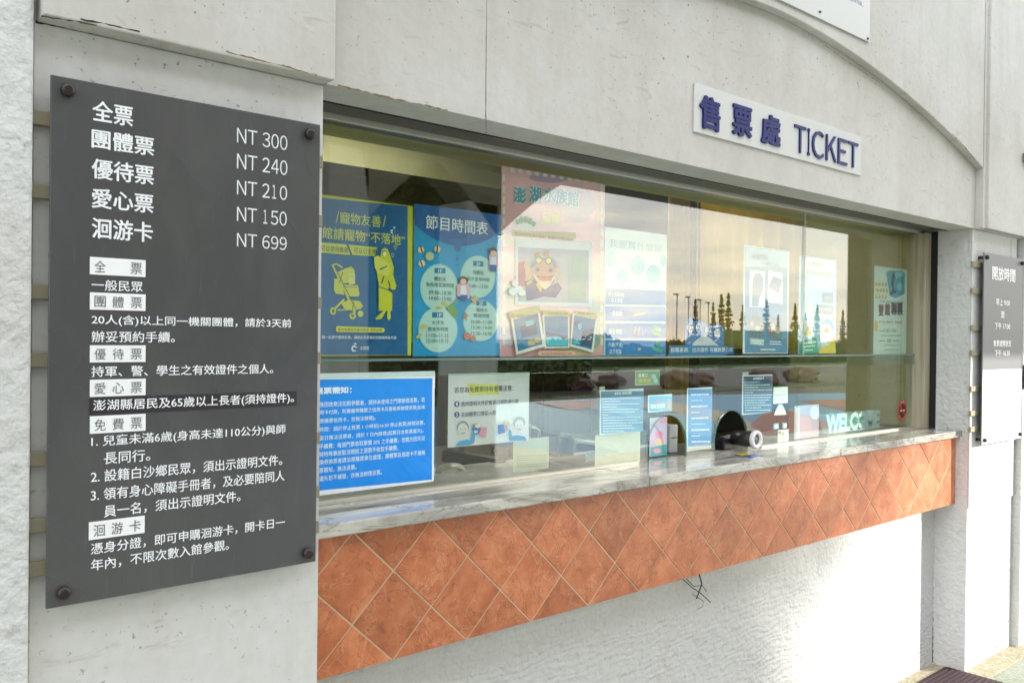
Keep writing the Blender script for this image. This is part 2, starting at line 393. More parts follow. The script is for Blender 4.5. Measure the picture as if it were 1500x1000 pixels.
# fascia in two sheets with the fine joint between them
xj = un(712, 100, y=-.016).x
box('fascia', XL+.0005, xj-.0008, -.016, .10, 1.984, 2.9, M_plast, B, .0008)
box('fascia', xj+.0008, XR, -.016, .10, 1.984, 2.9, M_plast, B, .0008)
box('lintel_core', XL+.0005, XR, .1002, .3995, 2.0, 2.9, M_plast, B)
# arched spandrel in front of the fascia
def archz(x): return 2.536-.283*(abs(x-2.576)/1.655)**1.75
pts = [(XL+.001, archz(XL))]+[(XL+.001+(XR-.006-XL)*k/48, archz(XL+(XR-XL)*k/48)) for k in range(1, 49)]+[(XR-.006, 3.3), (XL+.001, 3.3)]
prism_y('spandrel', pts, -.05, -.0165, M_plast, B, .003)
# wall under the counter
box('lower_wall', XL+.001, XR-.0005, .145, .9, FZ, 1.0, M_comb, B)
box('counter_core', XL+.001, XR-.001, .0536, .15, .7295, 1.0345, M_grout, B)
# tiles set diamond-wise
def clip(P, a, b, c):      # keep a*x+b*z<=c
    out = []
    for i in range(len(P)):
        p, q = P[i], P[(i+1) % len(P)]; dp, dq = a*p[0]+b*p[1]-c, a*q[0]+b*q[1]-c
        if dp <= 0: out.append(p)
        if (dp < 0 < dq) or (dq < 0 < dp):
            t = dp/(dp-dq); out.append((p[0]+(q[0]-p[0])*t, p[1]+(q[1]-p[1])*t))
    return out
HX, HZ, G = .108, .1025, .0030
zt = 1.035; meshes = {}
for i in range(-1, 34):
    for j in range(-1, 5):
        if (i+j) % 2: continue
        cx, cz = 1.039-HX+i*HX, zt-j*HZ
        P = [(cx-HX+G, cz), (cx, cz-HZ+G), (cx+HX-G, cz), (cx, cz+HZ-G)]
        for a, b, c in ((0, 1, zt), (0, -1, -.729), (1, 0, XR-.003), (-1, 0, -XL-.001)):
            if P: P = clip(P, a, b, c)
        if len(P) < 3: continue
        ar = abs(sum(P[k][0]*P[(k+1) % len(P)][1]-P[(k+1) % len(P)][0]*P[k][1] for k in range(len(P))))/2
        if ar < 2e-4: continue
        yo = .052+random.uniform(-.0006, .0006)
        key = tuple((round(p[0]-cx, 4), round(p[1]-cz, 4)) for p in P)
        if key in meshes:
            t = bpy.data.objects.new('tile', meshes[key]); COL.objects.link(t); t.parent = B
        else:
            n = len(P); V = [(p[0]-cx, 0, p[1]-cz) for p in P]+[(p[0]-cx, .0032, p[1]-cz) for p in P]
            Fc = [tuple(range(n)), tuple(range(2*n-1, n-1, -1))]+[(k, k+n, (k+1) % n+n, (k+1) % n) for k in range(n)]
            t = fixn(mk('tile', V, Fc, M_tile, B, origin=(0, 0, 0))); meshes[key] = t.data
        t.location = Vector((cx, yo, cz))-WL[B]
        m = t.modifiers.new('bevel', 'BEVEL'); m.width = .0009; m.segments = 2
# end corner strip of the tiled front
box('edge_strip', XR-.0009, XR-.0001, .0528, .06, .729, 1.035, M_grout, B)
def crack(P, y=None, x=None, w=.0012, seed=1, mat=None, name='crack'):
    rnd = random.Random(seed); pts_ = []
    for i in range(len(P)-1):
        a, b = (un(*P[i], y=y, x=x), un(*P[i+1], y=y, x=x)); n = max(3, int((b-a).length/.008))
        for k in range(n): pts_.append(a+(b-a)*(k/n)+Vector((0, 0, rnd.gauss(0, .0006))))
    V, Fc = [], []
    for k, p in enumerate(pts_):
        h = w*rnd.uniform(.1, 1.6)*(0 if rnd.random() < .12 else 1)+.00015
        V += [p+Vector((0, 0, h)), p-Vector((0, 0, h))] if abs(P[0][0]-P[-1][0]) > 8 else [p+Vector((h if y is not None else 0, h if x is not None else 0, 0)), p-Vector((h if y is not None else 0, h if x is not None else 0, 0))]
    for k in range(len(pts_)-1): Fc.append((2*k, 2*k+1, 2*k+3, 2*k+2))
    return mk(name, V, Fc, mat or M_dust, B)
M_rustd = pbr('ochre_dirt', (.20, .14, .07, 1), .9)
yb_ = -.0526
crack([(118, 29), (160, 36), (212, 48)], yb_, w=.0012, seed=2); crack([(60, 24), (118, 33), (150, 40)], yb_, w=.0010, seed=3); crack([(330, 76), (400, 93), (470, 112)], yb_, w=.0009, seed=4, mat=M_rustd)
crack([(150, 47), (250, 70), (350, 93), (430, 112)], -.0066, w=.0016, seed=5); crack([(52, 32), (100, 40), (150, 51)], -.0066, w=.0022, seed=6)
crack([(495, 125), (560, 141), (620, 154), (660, 163)], -.0166, w=.0016, seed=7, mat=M_rustd)
crack([(712, 196), (712, 120), (712, 40)], -.0164, w=.0005, seed=8)
crack([(1395, 196), (1415, 217), (1432, 238)], -.0506, w=.0018, seed=9); crack([(1200, 60), (1240, 90), (1290, 122)], -.0506, w=.0010, seed=10, mat=M_rustd)
crack([(1367, 650), (1366, 760), (1366, 880), (1366, 972)], x=XR-.0007, w=.003, seed=11)
crack([(1481, 350), (1480, 600), (1478, 880)], y=-.0076, w=.0012, seed=12)
crack([(1322, 999), (1345, 985), (1366, 974)], y=.1444, w=.004, seed=13); crack([(1368, 974), (1390, 981), (1412, 987)], x=XR-.0006, w=.004, seed=14); crack([(1415, 986), (1450, 938+25), (1480, 884+20)], y=-.0007, w=.0035, seed=15, mat=M_rustd)
# dirt in the corners and along the foot of the wall
def ragged(name, x0, x1, y, z, parent):
    V, Fc = [], []; n = 60
    for k in range(n+1):
        x = x0+(x1-x0)*k/n; V += [(x, y-.012-.012*random.random(), z), (x, y, z+.004+.012*random.random()**2)]
    for k in range(n): Fc.append((2*k, 2*k+2, 2*k+3, 2*k+1))
    return mk(name, V, Fc, M_dust, parent)

# ------------------------------------------------------------------ marble counter
CT = thing('marble_counter', 'long polished grey marble counter top above the diamond set terracotta tiles', 'counter', (2.5, .2, 1.036))
xs = [XL-.0+.0015, un(952, 702, y=.03).x, un(1232, 662, y=.03).x, XR+.028]
xs[3] = XR-.001
for k in range(3):
    box('slab', xs[k]+.0006, xs[k+1]-.0006, .030, .275, 1.036, 1.066, M_marb, CT, .004)
box('inner_ledge', 2.0, XR-.001, .276, .50, 1.03, 1.0655, pbr('ledge_grey', (.16, .16, .155, 1), .4), CT, .002)
# rounded nose that carries past the tiles on the right
o = box('slab_end', XR-.0005, XR+.018, .026, -.0005+.03, 1.038, 1.066, M_marb, CT)
o.data.materials[0] = M_marb

# ------------------------------------------------------------------ window
WN = thing('ticket_window', 'wide aluminium framed ticket window with clear panes above the marble counter', 'window', (2.6, GY, 1.066))
gx1 = 4.20
box('header_shadow', XL, XR, .1005, .112, 1.9835, 1.9995, M_dark, WN)  # solid black strip paints the shadow gap above the tracks
M_tbed = pbr('track_dark', (.13, .13, .09, 1), .4, .4)
box('track_bed', XL, XR-.001, .1125, .212, 1.9925, 1.9995, M_tbed, WN)
for y0_, y1_, z_ in ((.1125, .1165, 1.9835), (.128, .1305, 1.9845), (.146, .1485, 1.984), (.164, .1665, 1.9835), (.184, .1875, 1.983)):
    box('track', XL, XR-.001, y0_, y1_, z_, 1.9924, M_alu, WN)
box('rail', XL, XR-.045, .204, .214, 1.9745, 1.992, M_rail, WN, .001)
box('head_frame', XL, XR-.001, .2145, .262, 1.9765, 1.9995, M_alu, WN, .001)
# right jamb
box('jamb', 4.172, 4.2305, .175, .262, 1.066, 1.976, M_post, WN, .002)
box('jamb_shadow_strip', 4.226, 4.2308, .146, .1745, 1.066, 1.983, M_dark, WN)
boxes('sill_channel', [(XL, 2.20, .222, .246, 1.0665, 1.0745), (2.905, 4.17, .222, .246, 1.0665, 1.0725)], M_rail, WN)
# upper panes (a white sealant joint between them)
xjn = un(1180, 350, y=GY).x
for a, b in ((XL-.1, xjn-.0015), (xjn+.0015, 4.171)):
    box('glass_pane', a, b, GY, GY+.008, 1.404, 1.976, M_glass, WN)
box('joint', xjn-.0014, xjn+.0014, GY+.0005, GY+.0075, 1.404, 1.976, pbr('white_joint', (.75, .77, .78, 1), .4), WN)
# lower pane with two arched hatches
def arch_pts(xa, xb, h, z0, n=14):
    r = (xb-xa)/2; c = (xa+xb)/2; zs = z0+h-r*1.05; out = [(xa, z0), (xa, zs)]
    for k in range(1, n): t = pi-pi*k/n; out.append((c+r*cos(t), zs+r*1.05*sin(t)))
    return out+[(xb, zs), (xb, z0)]
a1 = (un(949, 671, y=GY).x, un(1006, 667, y=GY).x); a2 = (un(1047, 662, y=GY).x, un(1095, 656, y=GY).x)
Z0 = 1.0665; zA = un(978, 608, y=GY).z-Z0; zB = un(1071, 601, y=GY).z-Z0
xl2 = un(1169, 600, y=GY).x
A1 = arch_pts(a1[0], a1[1], zA, Z0); A2 = arch_pts(a2[0], a2[1], zB, Z0)
out = [(XL-.1, Z0)]+A1+A2+[(xl2-.001, Z0), (xl2-.001, 1.4025), (XL-.1, 1.4025)]
o = prism_y('glass_pane', out, GY, GY+.008, M_glass, WN)
box('glass_pane', xl2+.001, 4.171, GY+.0005, GY+.0075, Z0+.007, 1.4025, M_glass, WN)
for A in (A1, A2):
    V, Fc = [], []
    for (x, z) in A: V += [(x, GY-.0004, z), (x, GY+.0084, z)]
    for k in range(len(A)-1): Fc.append((2*k, 2*k+2, 2*k+3, 2*k+1))
    mk('hatch_edge', V, Fc, M_gedge, WN)
# overlap strip and glass shelf the posters stand on
box('overlap_strip', XL-.1, 4.171, GY-.0085, GY-.001, 1.366, 1.405, M_shelf, WN)
box('shelf', XL-.1, 4.171, GY+.009, GY+.085, 1.4045, 1.4115, M_shelf, WN)
box('shelf_edge', XL-.1, 4.171, GY-.0092, GY-.0012, 1.4058, 1.4115, pbr('shelf_edge', (.13, .24, .22, 1), .25), WN)

# ------------------------------------------------------------------ room behind the glass
RM = thing('office_room', 'olive walled office interior seen dimly behind the ticket window', 'room', (3, 2, 0))
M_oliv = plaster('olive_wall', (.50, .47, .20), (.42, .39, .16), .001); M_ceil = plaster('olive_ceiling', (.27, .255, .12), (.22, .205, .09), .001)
box('floor_slab', -.8, 7.2, .9, 4.2, -.1, 0, groundmat('room_floor', (.06, .05, .04), (.05, .04, .03), (.08, .07, .05), 3), RM)
box('back_wall', -.8, 7.2, 3.9, 4.1, 0, 2.9, M_oliv, RM)
box('side_wall', 6.6, 6.8, .9, 3.9, 0, 2.9, M_oliv, RM)
box('side_wall', -.8, -.6, .9, 3.9, 0, 2.9, M_oliv, RM)
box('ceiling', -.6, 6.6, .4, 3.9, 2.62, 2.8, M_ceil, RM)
box('window_return', 4.2308, 4.9, .24, .91, 0, 2.62, M_oliv, RM)
box('lintel', -.6, 6.6, .262, .3995, 1.984, 2.62, M_oliv, RM)
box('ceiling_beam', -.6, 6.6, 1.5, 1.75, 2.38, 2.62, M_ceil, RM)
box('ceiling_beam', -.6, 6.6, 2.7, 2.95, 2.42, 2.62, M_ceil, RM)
box('apron_wall', -.6, 6.6, .9, .93, 0, .965, M_dark, RM)
M_wood = streaky('dark_wood', (.10, .065, .045), (.06, .035, .025), .4)
cab = thing('storage_cabinet', 'brown wooden cabinet standing against the back wall of the office', 'cabinet', (3, 3.6, 0))
box('carcass', 2.0, 5.4, 3.45, 3.895, 0, 1.42, M_wood, cab, .004)
for k in range(6): box('door', 2.02+k*.563, 2.02+k*.563+.55, 3.43, 3.4495, .05, 1.38, M_wood, cab, .004)
dk = thing('office_desk', 'grey office desk running along behind the marble counter', 'desk', (3, 1.2, 0))
box('desk_top', 1.3, 6.3, .935, 1.6, .93, .97, streaky('desk_wood', (.10, .075, .05), (.05, .035, .025), .55), dk, .004)
for x in (1.4, 3.0, 4.6, 6.2): box('desk_leg', x, x+.04, 1.5, 1.56, 0, .93, M_alu, dk)
# fluorescent fitting
fx = thing('tube_light', 'slim lit fluorescent tube light on the office ceiling', 'light', (2.6, 1.2, 2.6))
mt = bpy.data.materials.new('tube_glow'); mt.use_nodes = True; e = mt.node_tree.nodes['Principled BSDF']
e.inputs['Emission Color'].default_value = (1, .97, .85, 1); e.inputs['Emission Strength'].default_value = 24
box('housing', 1.6, 3.0, 2.1, 2.18, 2.455, 2.49, pbr('white_enamel', (.7, .7, .66, 1), .4), fx, .004)
for x in (1.8, 2.8): box('drop_rod', x, x+.008, 2.136, 2.144, 2.4902, 2.6198, M_alu, fx)
tube('tube', [(1.62, 2.14, 2.44), (2.98, 2.14, 2.44)], .014, mt, fx)
curtain_fill = thing('tube_light', 'short fill tube added behind the yellow curtain to brighten it', 'light', (3.2, 1.1, 2.45))  # fill lamp added to light the curtain from behind
mt2 = mt.copy(); mt2.node_tree.nodes['Principled BSDF'].inputs['Emission Strength'].default_value = 8
box('housing', 2.7, 3.6, 1.06, 1.14, 2.355, 2.39, bpy.data.materials['white_enamel'], curtain_fill, .004)
for x in (2.8, 3.4): box('drop_rod', x, x+.008, 1.096, 1.104, 2.3902, 2.6198, M_alu, curtain_fill)
tube('tube', [(2.72, 1.1, 2.34), (3.58, 1.1, 2.34)], .014, mt2, curtain_fill)
# curtain
def curtain(name, label, px0, px1, y, ztop, zbot, mat, waves, amp=.03):
    xa, xb = un(px0, 400, y=y).x, un(px1, 400, y=y).x; n = waves*8; V, Fc = [], []
    for k in range(n+1):
        t = k/n; x = xa+(xb-xa)*t; d = amp*sin(t*waves*2*pi)+amp*.4*sin(t*waves*5.1)
        V += [(x, y+d, zbot), (x, y+d*.7, ztop)]
    for k in range(n): Fc.append((2*k, 2*k+2, 2*k+3, 2*k+1))
    th = thing(name, label, 'curtain', ((xa+xb)/2, y, zbot))
    o = mk('drape', V, Fc, mat, th, smooth=True); so_ = o.modifiers.new('solid', 'SOLIDIFY'); so_.thickness = .003
    tube('rod', [(xa-.1, y, ztop+.02), (xb+.1, y, ztop+.02)], .01, M_alu, th); return th
def cloth(name, c):
    n = NT(name, .8); n.color(n.mix(n.noise(n.mapv((30, 30, 1)), 1, 3), c, tuple(v*.8 for v in c))); 
    tr = n.t.nodes.new('ShaderNodeBsdfTranslucent'); tr.inputs[0].default_value = tuple(min(1, v*1.1) for v in c)+(1,); mx = n.t.nodes.new('ShaderNodeMixShader'); mx.inputs[0].default_value = .45
    out = n.t.nodes['Material Output']; n.t.links.new(n.b.outputs[0], mx.inputs[1]); n.t.links.new(tr.outputs[0], mx.inputs[2]); n.t.links.new(mx.outputs[0], out.inputs[0])
    return n.m
curtain('curtain', 'bright yellow curtain hanging inside the window behind the pale blue poster', 1022, 1178, .6, 2.3, 1.43, cloth('yellow_cloth', (.88, .70, .05)), 7)
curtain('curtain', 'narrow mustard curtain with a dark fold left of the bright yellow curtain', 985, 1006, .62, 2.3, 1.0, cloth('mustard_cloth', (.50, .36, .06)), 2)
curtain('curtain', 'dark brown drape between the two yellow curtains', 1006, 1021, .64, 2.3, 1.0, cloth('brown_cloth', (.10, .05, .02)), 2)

# ------------------------------------------------------------------ boards on the pillars
def bolt(cx, cz, y, parent, r=.0115, mat=None):
    lathe_y('bolt', cx, cz, [(y+.0, r*.8), (y-.004, r), (y-.008, r), (y-.012, r*.86), (y-.014, r*.5)], mat or M_bolt, parent, 14)
PB = thing('price_board', 'large dark grey acrylic price board with white Chinese fares, left of the window', 'sign', (.646, -.03, 1.01))
by = -.04
box('panel', .398, .895, by, by+.006, 1.012, 1.892, M_board, PB, .0012)
for px, py in ((98, 133), (452, 197), (449, 809), (92, 867)):
    q = un(px, py, y=by); bolt(q.x, q.z, by, PB)
    lathe_y('spacer', q.x, q.z, [(by+.0065, .008), (-.0075, .008)], M_bolt, PB, 12)
white = ink('#e6e8ea', .4)
ly = by-.0006
letters('lettering', [('全票', 135, 146, 177, 195), ('團體票', 134, 188, 216.5, 226), ('優待票', 134, 231.5, 261, 225.5), ('愛心票', 134, 275, 304, 225), ('洄游卡', 134, 318, 348.5, 224)], by, white, PB, ly, bold=.022)
letters('lettering', [('NT 300', 347, 187, 209, 421), ('NT 240', 347, 224.5, 247, 421), ('NT 210', 347, 263.5, 285, 420.5), ('NT 150', 347, 302.5, 324, 420), ('NT 699', 347, 341, 361, 420)], by, ink('#d9dcde', .4), PB, ly)
letters('lettering', [('一般民眾', 134, 408.8, 425, 209), ('20人(含)以上同一機關團體，請於3天前', 134, 460.3, 477, 426.5), ('辦妥預約手續。', 134, 484.5, 501, 256),
    ('持軍、警、學生之有效證件之個人。', 133.5, 536, 552, 400), ('1. 兒童未滿6歲(身高未達110公分)與師', 133.5, 638.3, 656.5, 418), ('長同行。', 152, 662, 680, 220),
    ('2. 設籍白沙鄉民眾，須出示證明文件。', 133, 689, 707.5, 413), ('3. 領有身心障礙手冊者，及必要陪同人', 133, 716, 734.5, 416.5), ('員一名，須出示證明文件。', 152, 740, 758, 352),
    ('憑身分證，即可申購洄游卡，開卡日一', 133, 795.5, 812.5, 417), ('年內，不限次數入館參觀。', 133, 819, 836.5, 335)], by, white, PB, ly, bold=.012)
def plate(name, x0, yt, yb, x1, mat, parent, y, yo, h=.0008):
    tl = un(x0, yt, y=y); bl = un(x0, yb, y=y); r = un(x1, (yt+yb)/2, y=y)
    return box(name, tl.x, r.x, yo-h, yo, bl.z, tl.z, mat, parent)
grt = ink('#5c6065', .5)
for txt, yt, yb in (('全 票', 376, 402.5), ('團體票', 428, 454), ('優待票', 505.5, 531.5), ('愛心票', 556, 582), ('免費票', 609.5, 636), ('洄游卡', 764.5, 791.5)):
    x0 = 131.5 if yt < 700 else 130
    plate('heading_plate', x0, yt, yb-.8, x0+81.5, ink('#e9eaea', .4), PB, by, by-.0003)
    hy = lambda yv, dx: yv+(510-yv)/(2217-x0)*dx
    letters('heading_lettering', [(c, x0+6.5+26.5*k, hy(yt+4.8, 6.5+26.5*k), hy(yb-4.6, 6.5+26.5*k), x0+23+26.5*k) for k, c in enumerate(txt) if c != ' '], by, grt, PB, by-.0016)
plate('corrected_strip', 131, 583, 607, 434, pbr('strip', (.045, .036, .042, 1), .3), PB, by, by-.0003)
letters('lettering', [('澎湖縣居民及65歲以上長者(須持證件)。', 136, 585.5, 604, 430)], by, white, PB, by-.0016, bold=.012)

HB = thing('opening_hours_board', 'narrow looking opening hours board with a white lower half on the right pillar', 'sign', (4.49, -.04, 1.0))
hx0, hx1 = un(1440, 500, y=by).x, un(1497, 500, y=by).x
hz1, hz0 = un(1440, 369, y=by).z, un(1437, 652, y=by).z
box('panel', hx0, hx1, by, by+.006, hz0, hz1, pbr('grey_gloss', (.15, .15, .155, 1), .45), HB, .001)
zs_ = un(1438, 542, y=by).z
box('lower_panel', hx0+.001, hx1-.001, by-.0008, by-.0002, hz0+.002, zs_, ink('#eef0f0', .3), HB)
for x in (hx0+.022, hx1-.022):
    for z in (hz0+.022, hz1-.022):
        bolt(x, z, by, HB, .01, M_black); lathe_y('spacer', x, z, [(by+.0065, .0075), (-.0075, .0075)], M_black, HB, 12)
letters('lettering', [('開放時間', 1453.5, 389, 409.5, 1487), ('早上 9:00', 1459, 437, 447, 1479), ('至', 1466, 456, 465, 1471.5), ('下午 17:00', 1457, 472, 482, 1479.5), ('售票處開放至', 1455, 498, 507.5, 1481), ('下午 16:30', 1457, 512, 521.5, 1479)], by, ink('#f2f2f0', .4), HB, by-.0008, bold=.012)
letters('small_lettering', [('以上時間依季節微調整', 1446.5, 554, 563, 1488), ('實際開放時間另做公告', 1446.5, 567, 576, 1487.5), ('並請上網查詢', 1455, 579, 588, 1480), ('https://www.phaquarium.gov.tw', 1443, 593, 597, 1490)], by, ink('#686c70', .5), HB, by-.0012)

# ------------------------------------------------------------------ ticket sign and name plate
TS = thing('ticket_sign', 'white plate with raised blue letters reading TICKET above the window', 'sign', (2.64, -.03, 2.08))
sy = -.0225
box('plate', un(1018, 150, y=sy).x, un(1262, 225, y=sy).x, sy, -.0165, un(1018, 193, y=sy).z, un(1018, 121.5, y=sy).z, pbr('sign_white', (.70, .70, .68, 1), .12), TS, .001)
M_blue = pbr('raised_blue', (.001, .010, .13, 1), .35, 0, .3)
def raised(rows, bold, depth):
    o = letters('lettering', rows, sy, M_blue, TS, sy-.0003, bold=bold, depth=depth, res=3); return o
raised([('售', 1024, 138, 187, 1053.5), ('票', 1072, 151.5, 197, 1100), ('處', 1114, 165, 209, 1142)], .038, .006)
raised([('TICKET', 1163, 181.5, 223, 1256)], 0.0, .005)
NP = thing('name_plate', 'weathered white name plate fixed above the arch, cut off by the top of the photo', 'sign', (2.6, -.06, 2.57))
box('plate', 1.55, 3.142, -.058, -.0505, 2.566, 2.98, pbr('plate_grey', (.56, .56, .53, 1), .35), NP, .001)
for px, py in ((1201, 18), (1271, 57)):
    q = un(px, py, y=-.058); lathe_y('screw', q.x, q.z, [(-.0585, .005), (-.062, .004)], M_bolt, NP, 10)
q = un(1201, 24, y=-.058)
letters('lettering', [('CENTER.', 1243, -6.5, -.5, 1264)], -.058, ink('#2a5a8c', .5), NP, -.0585)

# ------------------------------------------------------------------ posters and notices
class Poster:
    def __init__(s, name, label, cat, x0, x1, ytl, yb, paper, y=GY+.0105, group=None, ybx=None, sheet='sheet', rgh=.5):
        s.y = y; s.k = 0
        a = un(x0, ytl, y=y); b = un(x0, yb, y=y); c = un(x1, 500, y=y)
        s.x0, s.x1, s.z0, s.z1 = a.x, c.x, b.z, a.z
        s.t = thing(name, label, cat, ((a.x+c.x)/2, y, b.z), group)
        s.sheet = box(sheet, a.x, c.x, y, y+.0006, b.z, a.z, ink(paper, rgh), s.t)
    def yo(s):
        s.k += 1; return s.y-.00028*s.k
    def clipx(s, V):
        return V
    def flat(s, name, polys, col, rough=.5):
        for o in flat(name, polys, s.y, s.yo(), ink(col, rough), s.t):
            for v in o.data.vertices:      # print never runs past the paper
                w = v.co+WL[o]; w.x = min(max(w.x, s.x0), s.x1); w.z = min(max(w.z, s.z0), s.z1); v.co = w-WL[o]
    def text(s, rows, col, bold=0.0, name='lettering', res=2):
        return letters(name, rows, s.y, ink(col, .5), s.t, s.yo(), bold=bold, res=res)
def R(x0, y0, x1, y1): return [(x0, y0), (x1, y0), (x1, y1), (x0, y1)]
def Q(a, b, c, d): return [a, b, c, d]
def scrib(x0, x1, y, slope, h, n=None, seed=1):
    """one line of tiny print as a row of separate small dashes (too small to read in the photograph)"""
    rnd = random.Random(seed*131+int(y)); out = []; x = x0
    while x < x1-1:
        w = min(rnd.uniform(1.6, 4.2), x1-x); yy = y+slope*(x-x0); out.append([(x, yy-h/2), (x+w, yy-h/2+slope*w), (x+w, yy+h/2+slope*w), (x, yy+h/2)]); x += w+rnd.uniform(.35, .8)
    return out

# -- pet friendly poster
p = Poster('poster', 'blue poster with yellow border showing a yellow pet stroller and a woman holding a dog', 'poster', 440, 602.5, 281, 521.5, '#c9cf2a')
p.flat('blue_field', [Q((444, 287), (597, 302), (597, 520), (444, 520))], '#07639c')
p.text([('/', 492, 309, 326, 496.5), ('寵物友善', 498, 310, 327, 558), ('/', 561, 316, 332, 565)], '#d6dc5a', .008)
p.text([('入館請寵物“不落地”', 455, 330, 347.5, 593)], '#d6dc5a', .01)
p.flat('banner', [Q((470, 355), (507, 358), (513, 373.5), (470, 370)), Q((510, 358.5), (552, 362.5), (549, 375), (516, 373.5))], '#d3d94a')
p.text([('可以使用推車', 470, 359, 368, 509.5), ('可以公主抱', 518, 362, 371, 551)], '#2d5270', .006)
# stroller
Y_ = '#cfd45a'
p.flat('stroller', [
    Q((485, 388), (487.5, 387), (521, 457), (518, 458)), Q((485, 388), (493, 385.5), (493, 387), (486, 390)), Q((493, 385.5), (502, 391), (500.5, 393), (493, 388)),
    [(491, 400), (506, 393), (514, 390.5), (519, 396), (519, 412), (500, 416), (495, 408)],
    [(489, 408), (495, 408), (500, 417), (504, 432), (491, 430), (488.5, 424)],
    [(501, 417), (524, 418), (526, 432), (524, 434.5), (508, 434), (505, 428)],
    Q((503, 437), (505, 439), (489, 455.5), (487, 453)),
    [(499, 444), (511, 439), (527, 441), (531, 448), (528, 452), (516, 455), (504, 452)],
    ell(487.5, 455.5, 4.6, 5.6, 16), ell(516, 462.5, 4.8, 5, 16), ell(527.5, 459.5, 4.2, 4.8, 16), Q((494, 453), (514, 452.5), (514, 454), (494, 455))], Y_)
p.flat('stroller_cat', [[(510, 401.5), (511.5, 399), (514, 401), (517.5, 400), (519.5, 402.5), (519.5, 416), (510.5, 417)]], '#d9dd86')
p.flat('outline', [Q((489, 391), (490, 390.5), (521, 452), (520, 453)), Q((501, 398), (502, 398.5), (497, 415), (496, 414)), Q((502, 419.5), (524, 420.5), (524, 421.3), (502, 420.3)),
    Q((517, 441), (518, 441), (515, 461), (514.2, 461)), ell(487.5, 455.5, 2, 2.6, 10), ell(516, 462.5, 2, 2.2, 10), ell(513, 405.5, .7, .8, 6), ell(516.4, 405.3, .7, .8, 6)], '#5d6f3c')
# woman with dog
p.flat('woman', [
    [(557, 372), (558, 366), (562, 363), (567, 365), (570, 372), (573, 382), (576, 392), (575, 402), (578, 412), (580, 419), (578, 424), (573, 424.5), (569, 420), (568, 424), (574, 430), (573.5, 455), (553, 455), (553, 412), (551, 398), (549, 388), (551, 380), (556, 378)],
    [(561, 455), (565, 455), (558, 467), (550, 468), (549, 466)], [(567, 455), (571, 455), (571.5, 466), (568.5, 469.5), (566, 465)]], '#bcc422')
p.flat('dog', [[(547, 377), (553, 374), (558, 379), (568, 386), (571, 396), (568, 404), (560, 403), (553, 400), (548, 392)]], '#c9cf55')
p.flat('outline', [Q((553, 420), (554, 419), (572, 426), (571.5, 427)), Q((553, 412), (554, 412), (554, 455), (553, 455)), Q((567, 411), (568.2, 410), (571.5, 420), (570, 421)),
    ell(562, 371.5, 3.2, 4.4, 14), [(555, 394), (566, 389), (567, 390), (556, 396)], [(557, 415), (561, 404), (562, 405), (559, 415)]], '#1d5a73')
p.flat('face', [ell(562.2, 372, 2.7, 3.8, 14)], '#d8dc9a')
p.text([('♡', 575.5, 359.5, 366, 580.5), ('♡', 572, 370.5, 377.5, 576)], '#cfd48a', 0, 'heart')
p.flat('caption_pill', [[(491, 479), (493, 477.5), (560, 480), (562, 482), (562, 485), (560, 487), (493, 486), (491, 484)]], '#cdd24e')
p.text([('館內免費提供寵物推車 憑證出借!', 493.5, 480, 484.8, 559)], '#3a5b55')
p.text([('請一起遵守寵物友善，讓彼此有更美好的環境與魚共游', 470, 491, 496, 579)], '#cfe0e6', .01)
p.flat('logo', [[(513, 511), (514, 507), (517.5, 505.5), (521, 507.5), (521.5, 509.5), (519.5, 508.6), (517.5, 507.8), (515.6, 509), (515.2, 511.5), (517.5, 513.2), (520.5, 512.3), (519, 514.6), (515, 514.6)], Q((516, 503), (520, 502), (521, 504), (518, 504.5))], '#d5e2ea')
p.text([('水族館', 526, 506.5, 512.5, 539)], '#d5e2ea')
# -- show times poster
p = Poster('poster', 'bright blue show timetable poster with four pale round bubbles of times', 'poster', 607, 731.5, 298, 522, '#069bd4')
p.flat('dark_cap', [[(607, 298)]+[(731.5, 312), (731, 340)]+[(607+(124*(1-k/14)), 328+26*sin(pi*k/14)**.8+12*(1-k/14)) for k in range(1, 15)]], '#0b62ab')
p.flat('drip', [[(655, 350), (691, 351), (676, 357), (674.5, 366), (670, 370), (666, 366), (664.5, 356)], ell(669.5, 379, 2.3, 3, 12), ell(669.5, 388, 1.6, 2, 10)], '#0d73b4')
p.text([('節目時間表', 623.5, 314.5, 335, 714.5)], '#eef5f8', .012)
B_ = '#b8dcd8'
def bubble(P, cx, cy, rx, ry): P.flat('bubble', [ell(cx, cy, rx, ry, 28)], B_)
p.flat('bubble_rim', [ell(642.5, 421, 27.8, 34.6, 30), ell(699.5, 405.5, 26, 31.5, 30), ell(641, 483, 29, 33.5, 30), ell(703.5, 469.5, 26, 30.5, 30)], '#8fd0dd')
p.flat('bubble', [ell(642.5, 421, 26.4, 33.2, 30), ell(699.5, 405.5, 24.8, 30.2, 30), ell(641, 483, 27.7, 32.2, 30), ell(703.5, 469.5, 24.8, 29.2, 30)], B_)
p.flat('floor_tag', [Q((636, 392.5), (652, 393), (652, 400.5), (636, 400)), Q((692.5, 382), (707.5, 383), (707.5, 390.5), (692.5, 389.5)), Q((632.5, 457.5), (648.5, 457.5), (648.5, 465), (632.5, 465)), Q((697, 440.5), (712, 441), (712, 448), (697, 447.5))], '#1b7dab')
p.text([('1F', 641, 394, 399.3, 647), ('2F', 697, 384, 389, 703), ('1F', 640, 458.8, 464, 646), ('2F', 701, 442, 447, 707)], '#cfe9ef', .02)
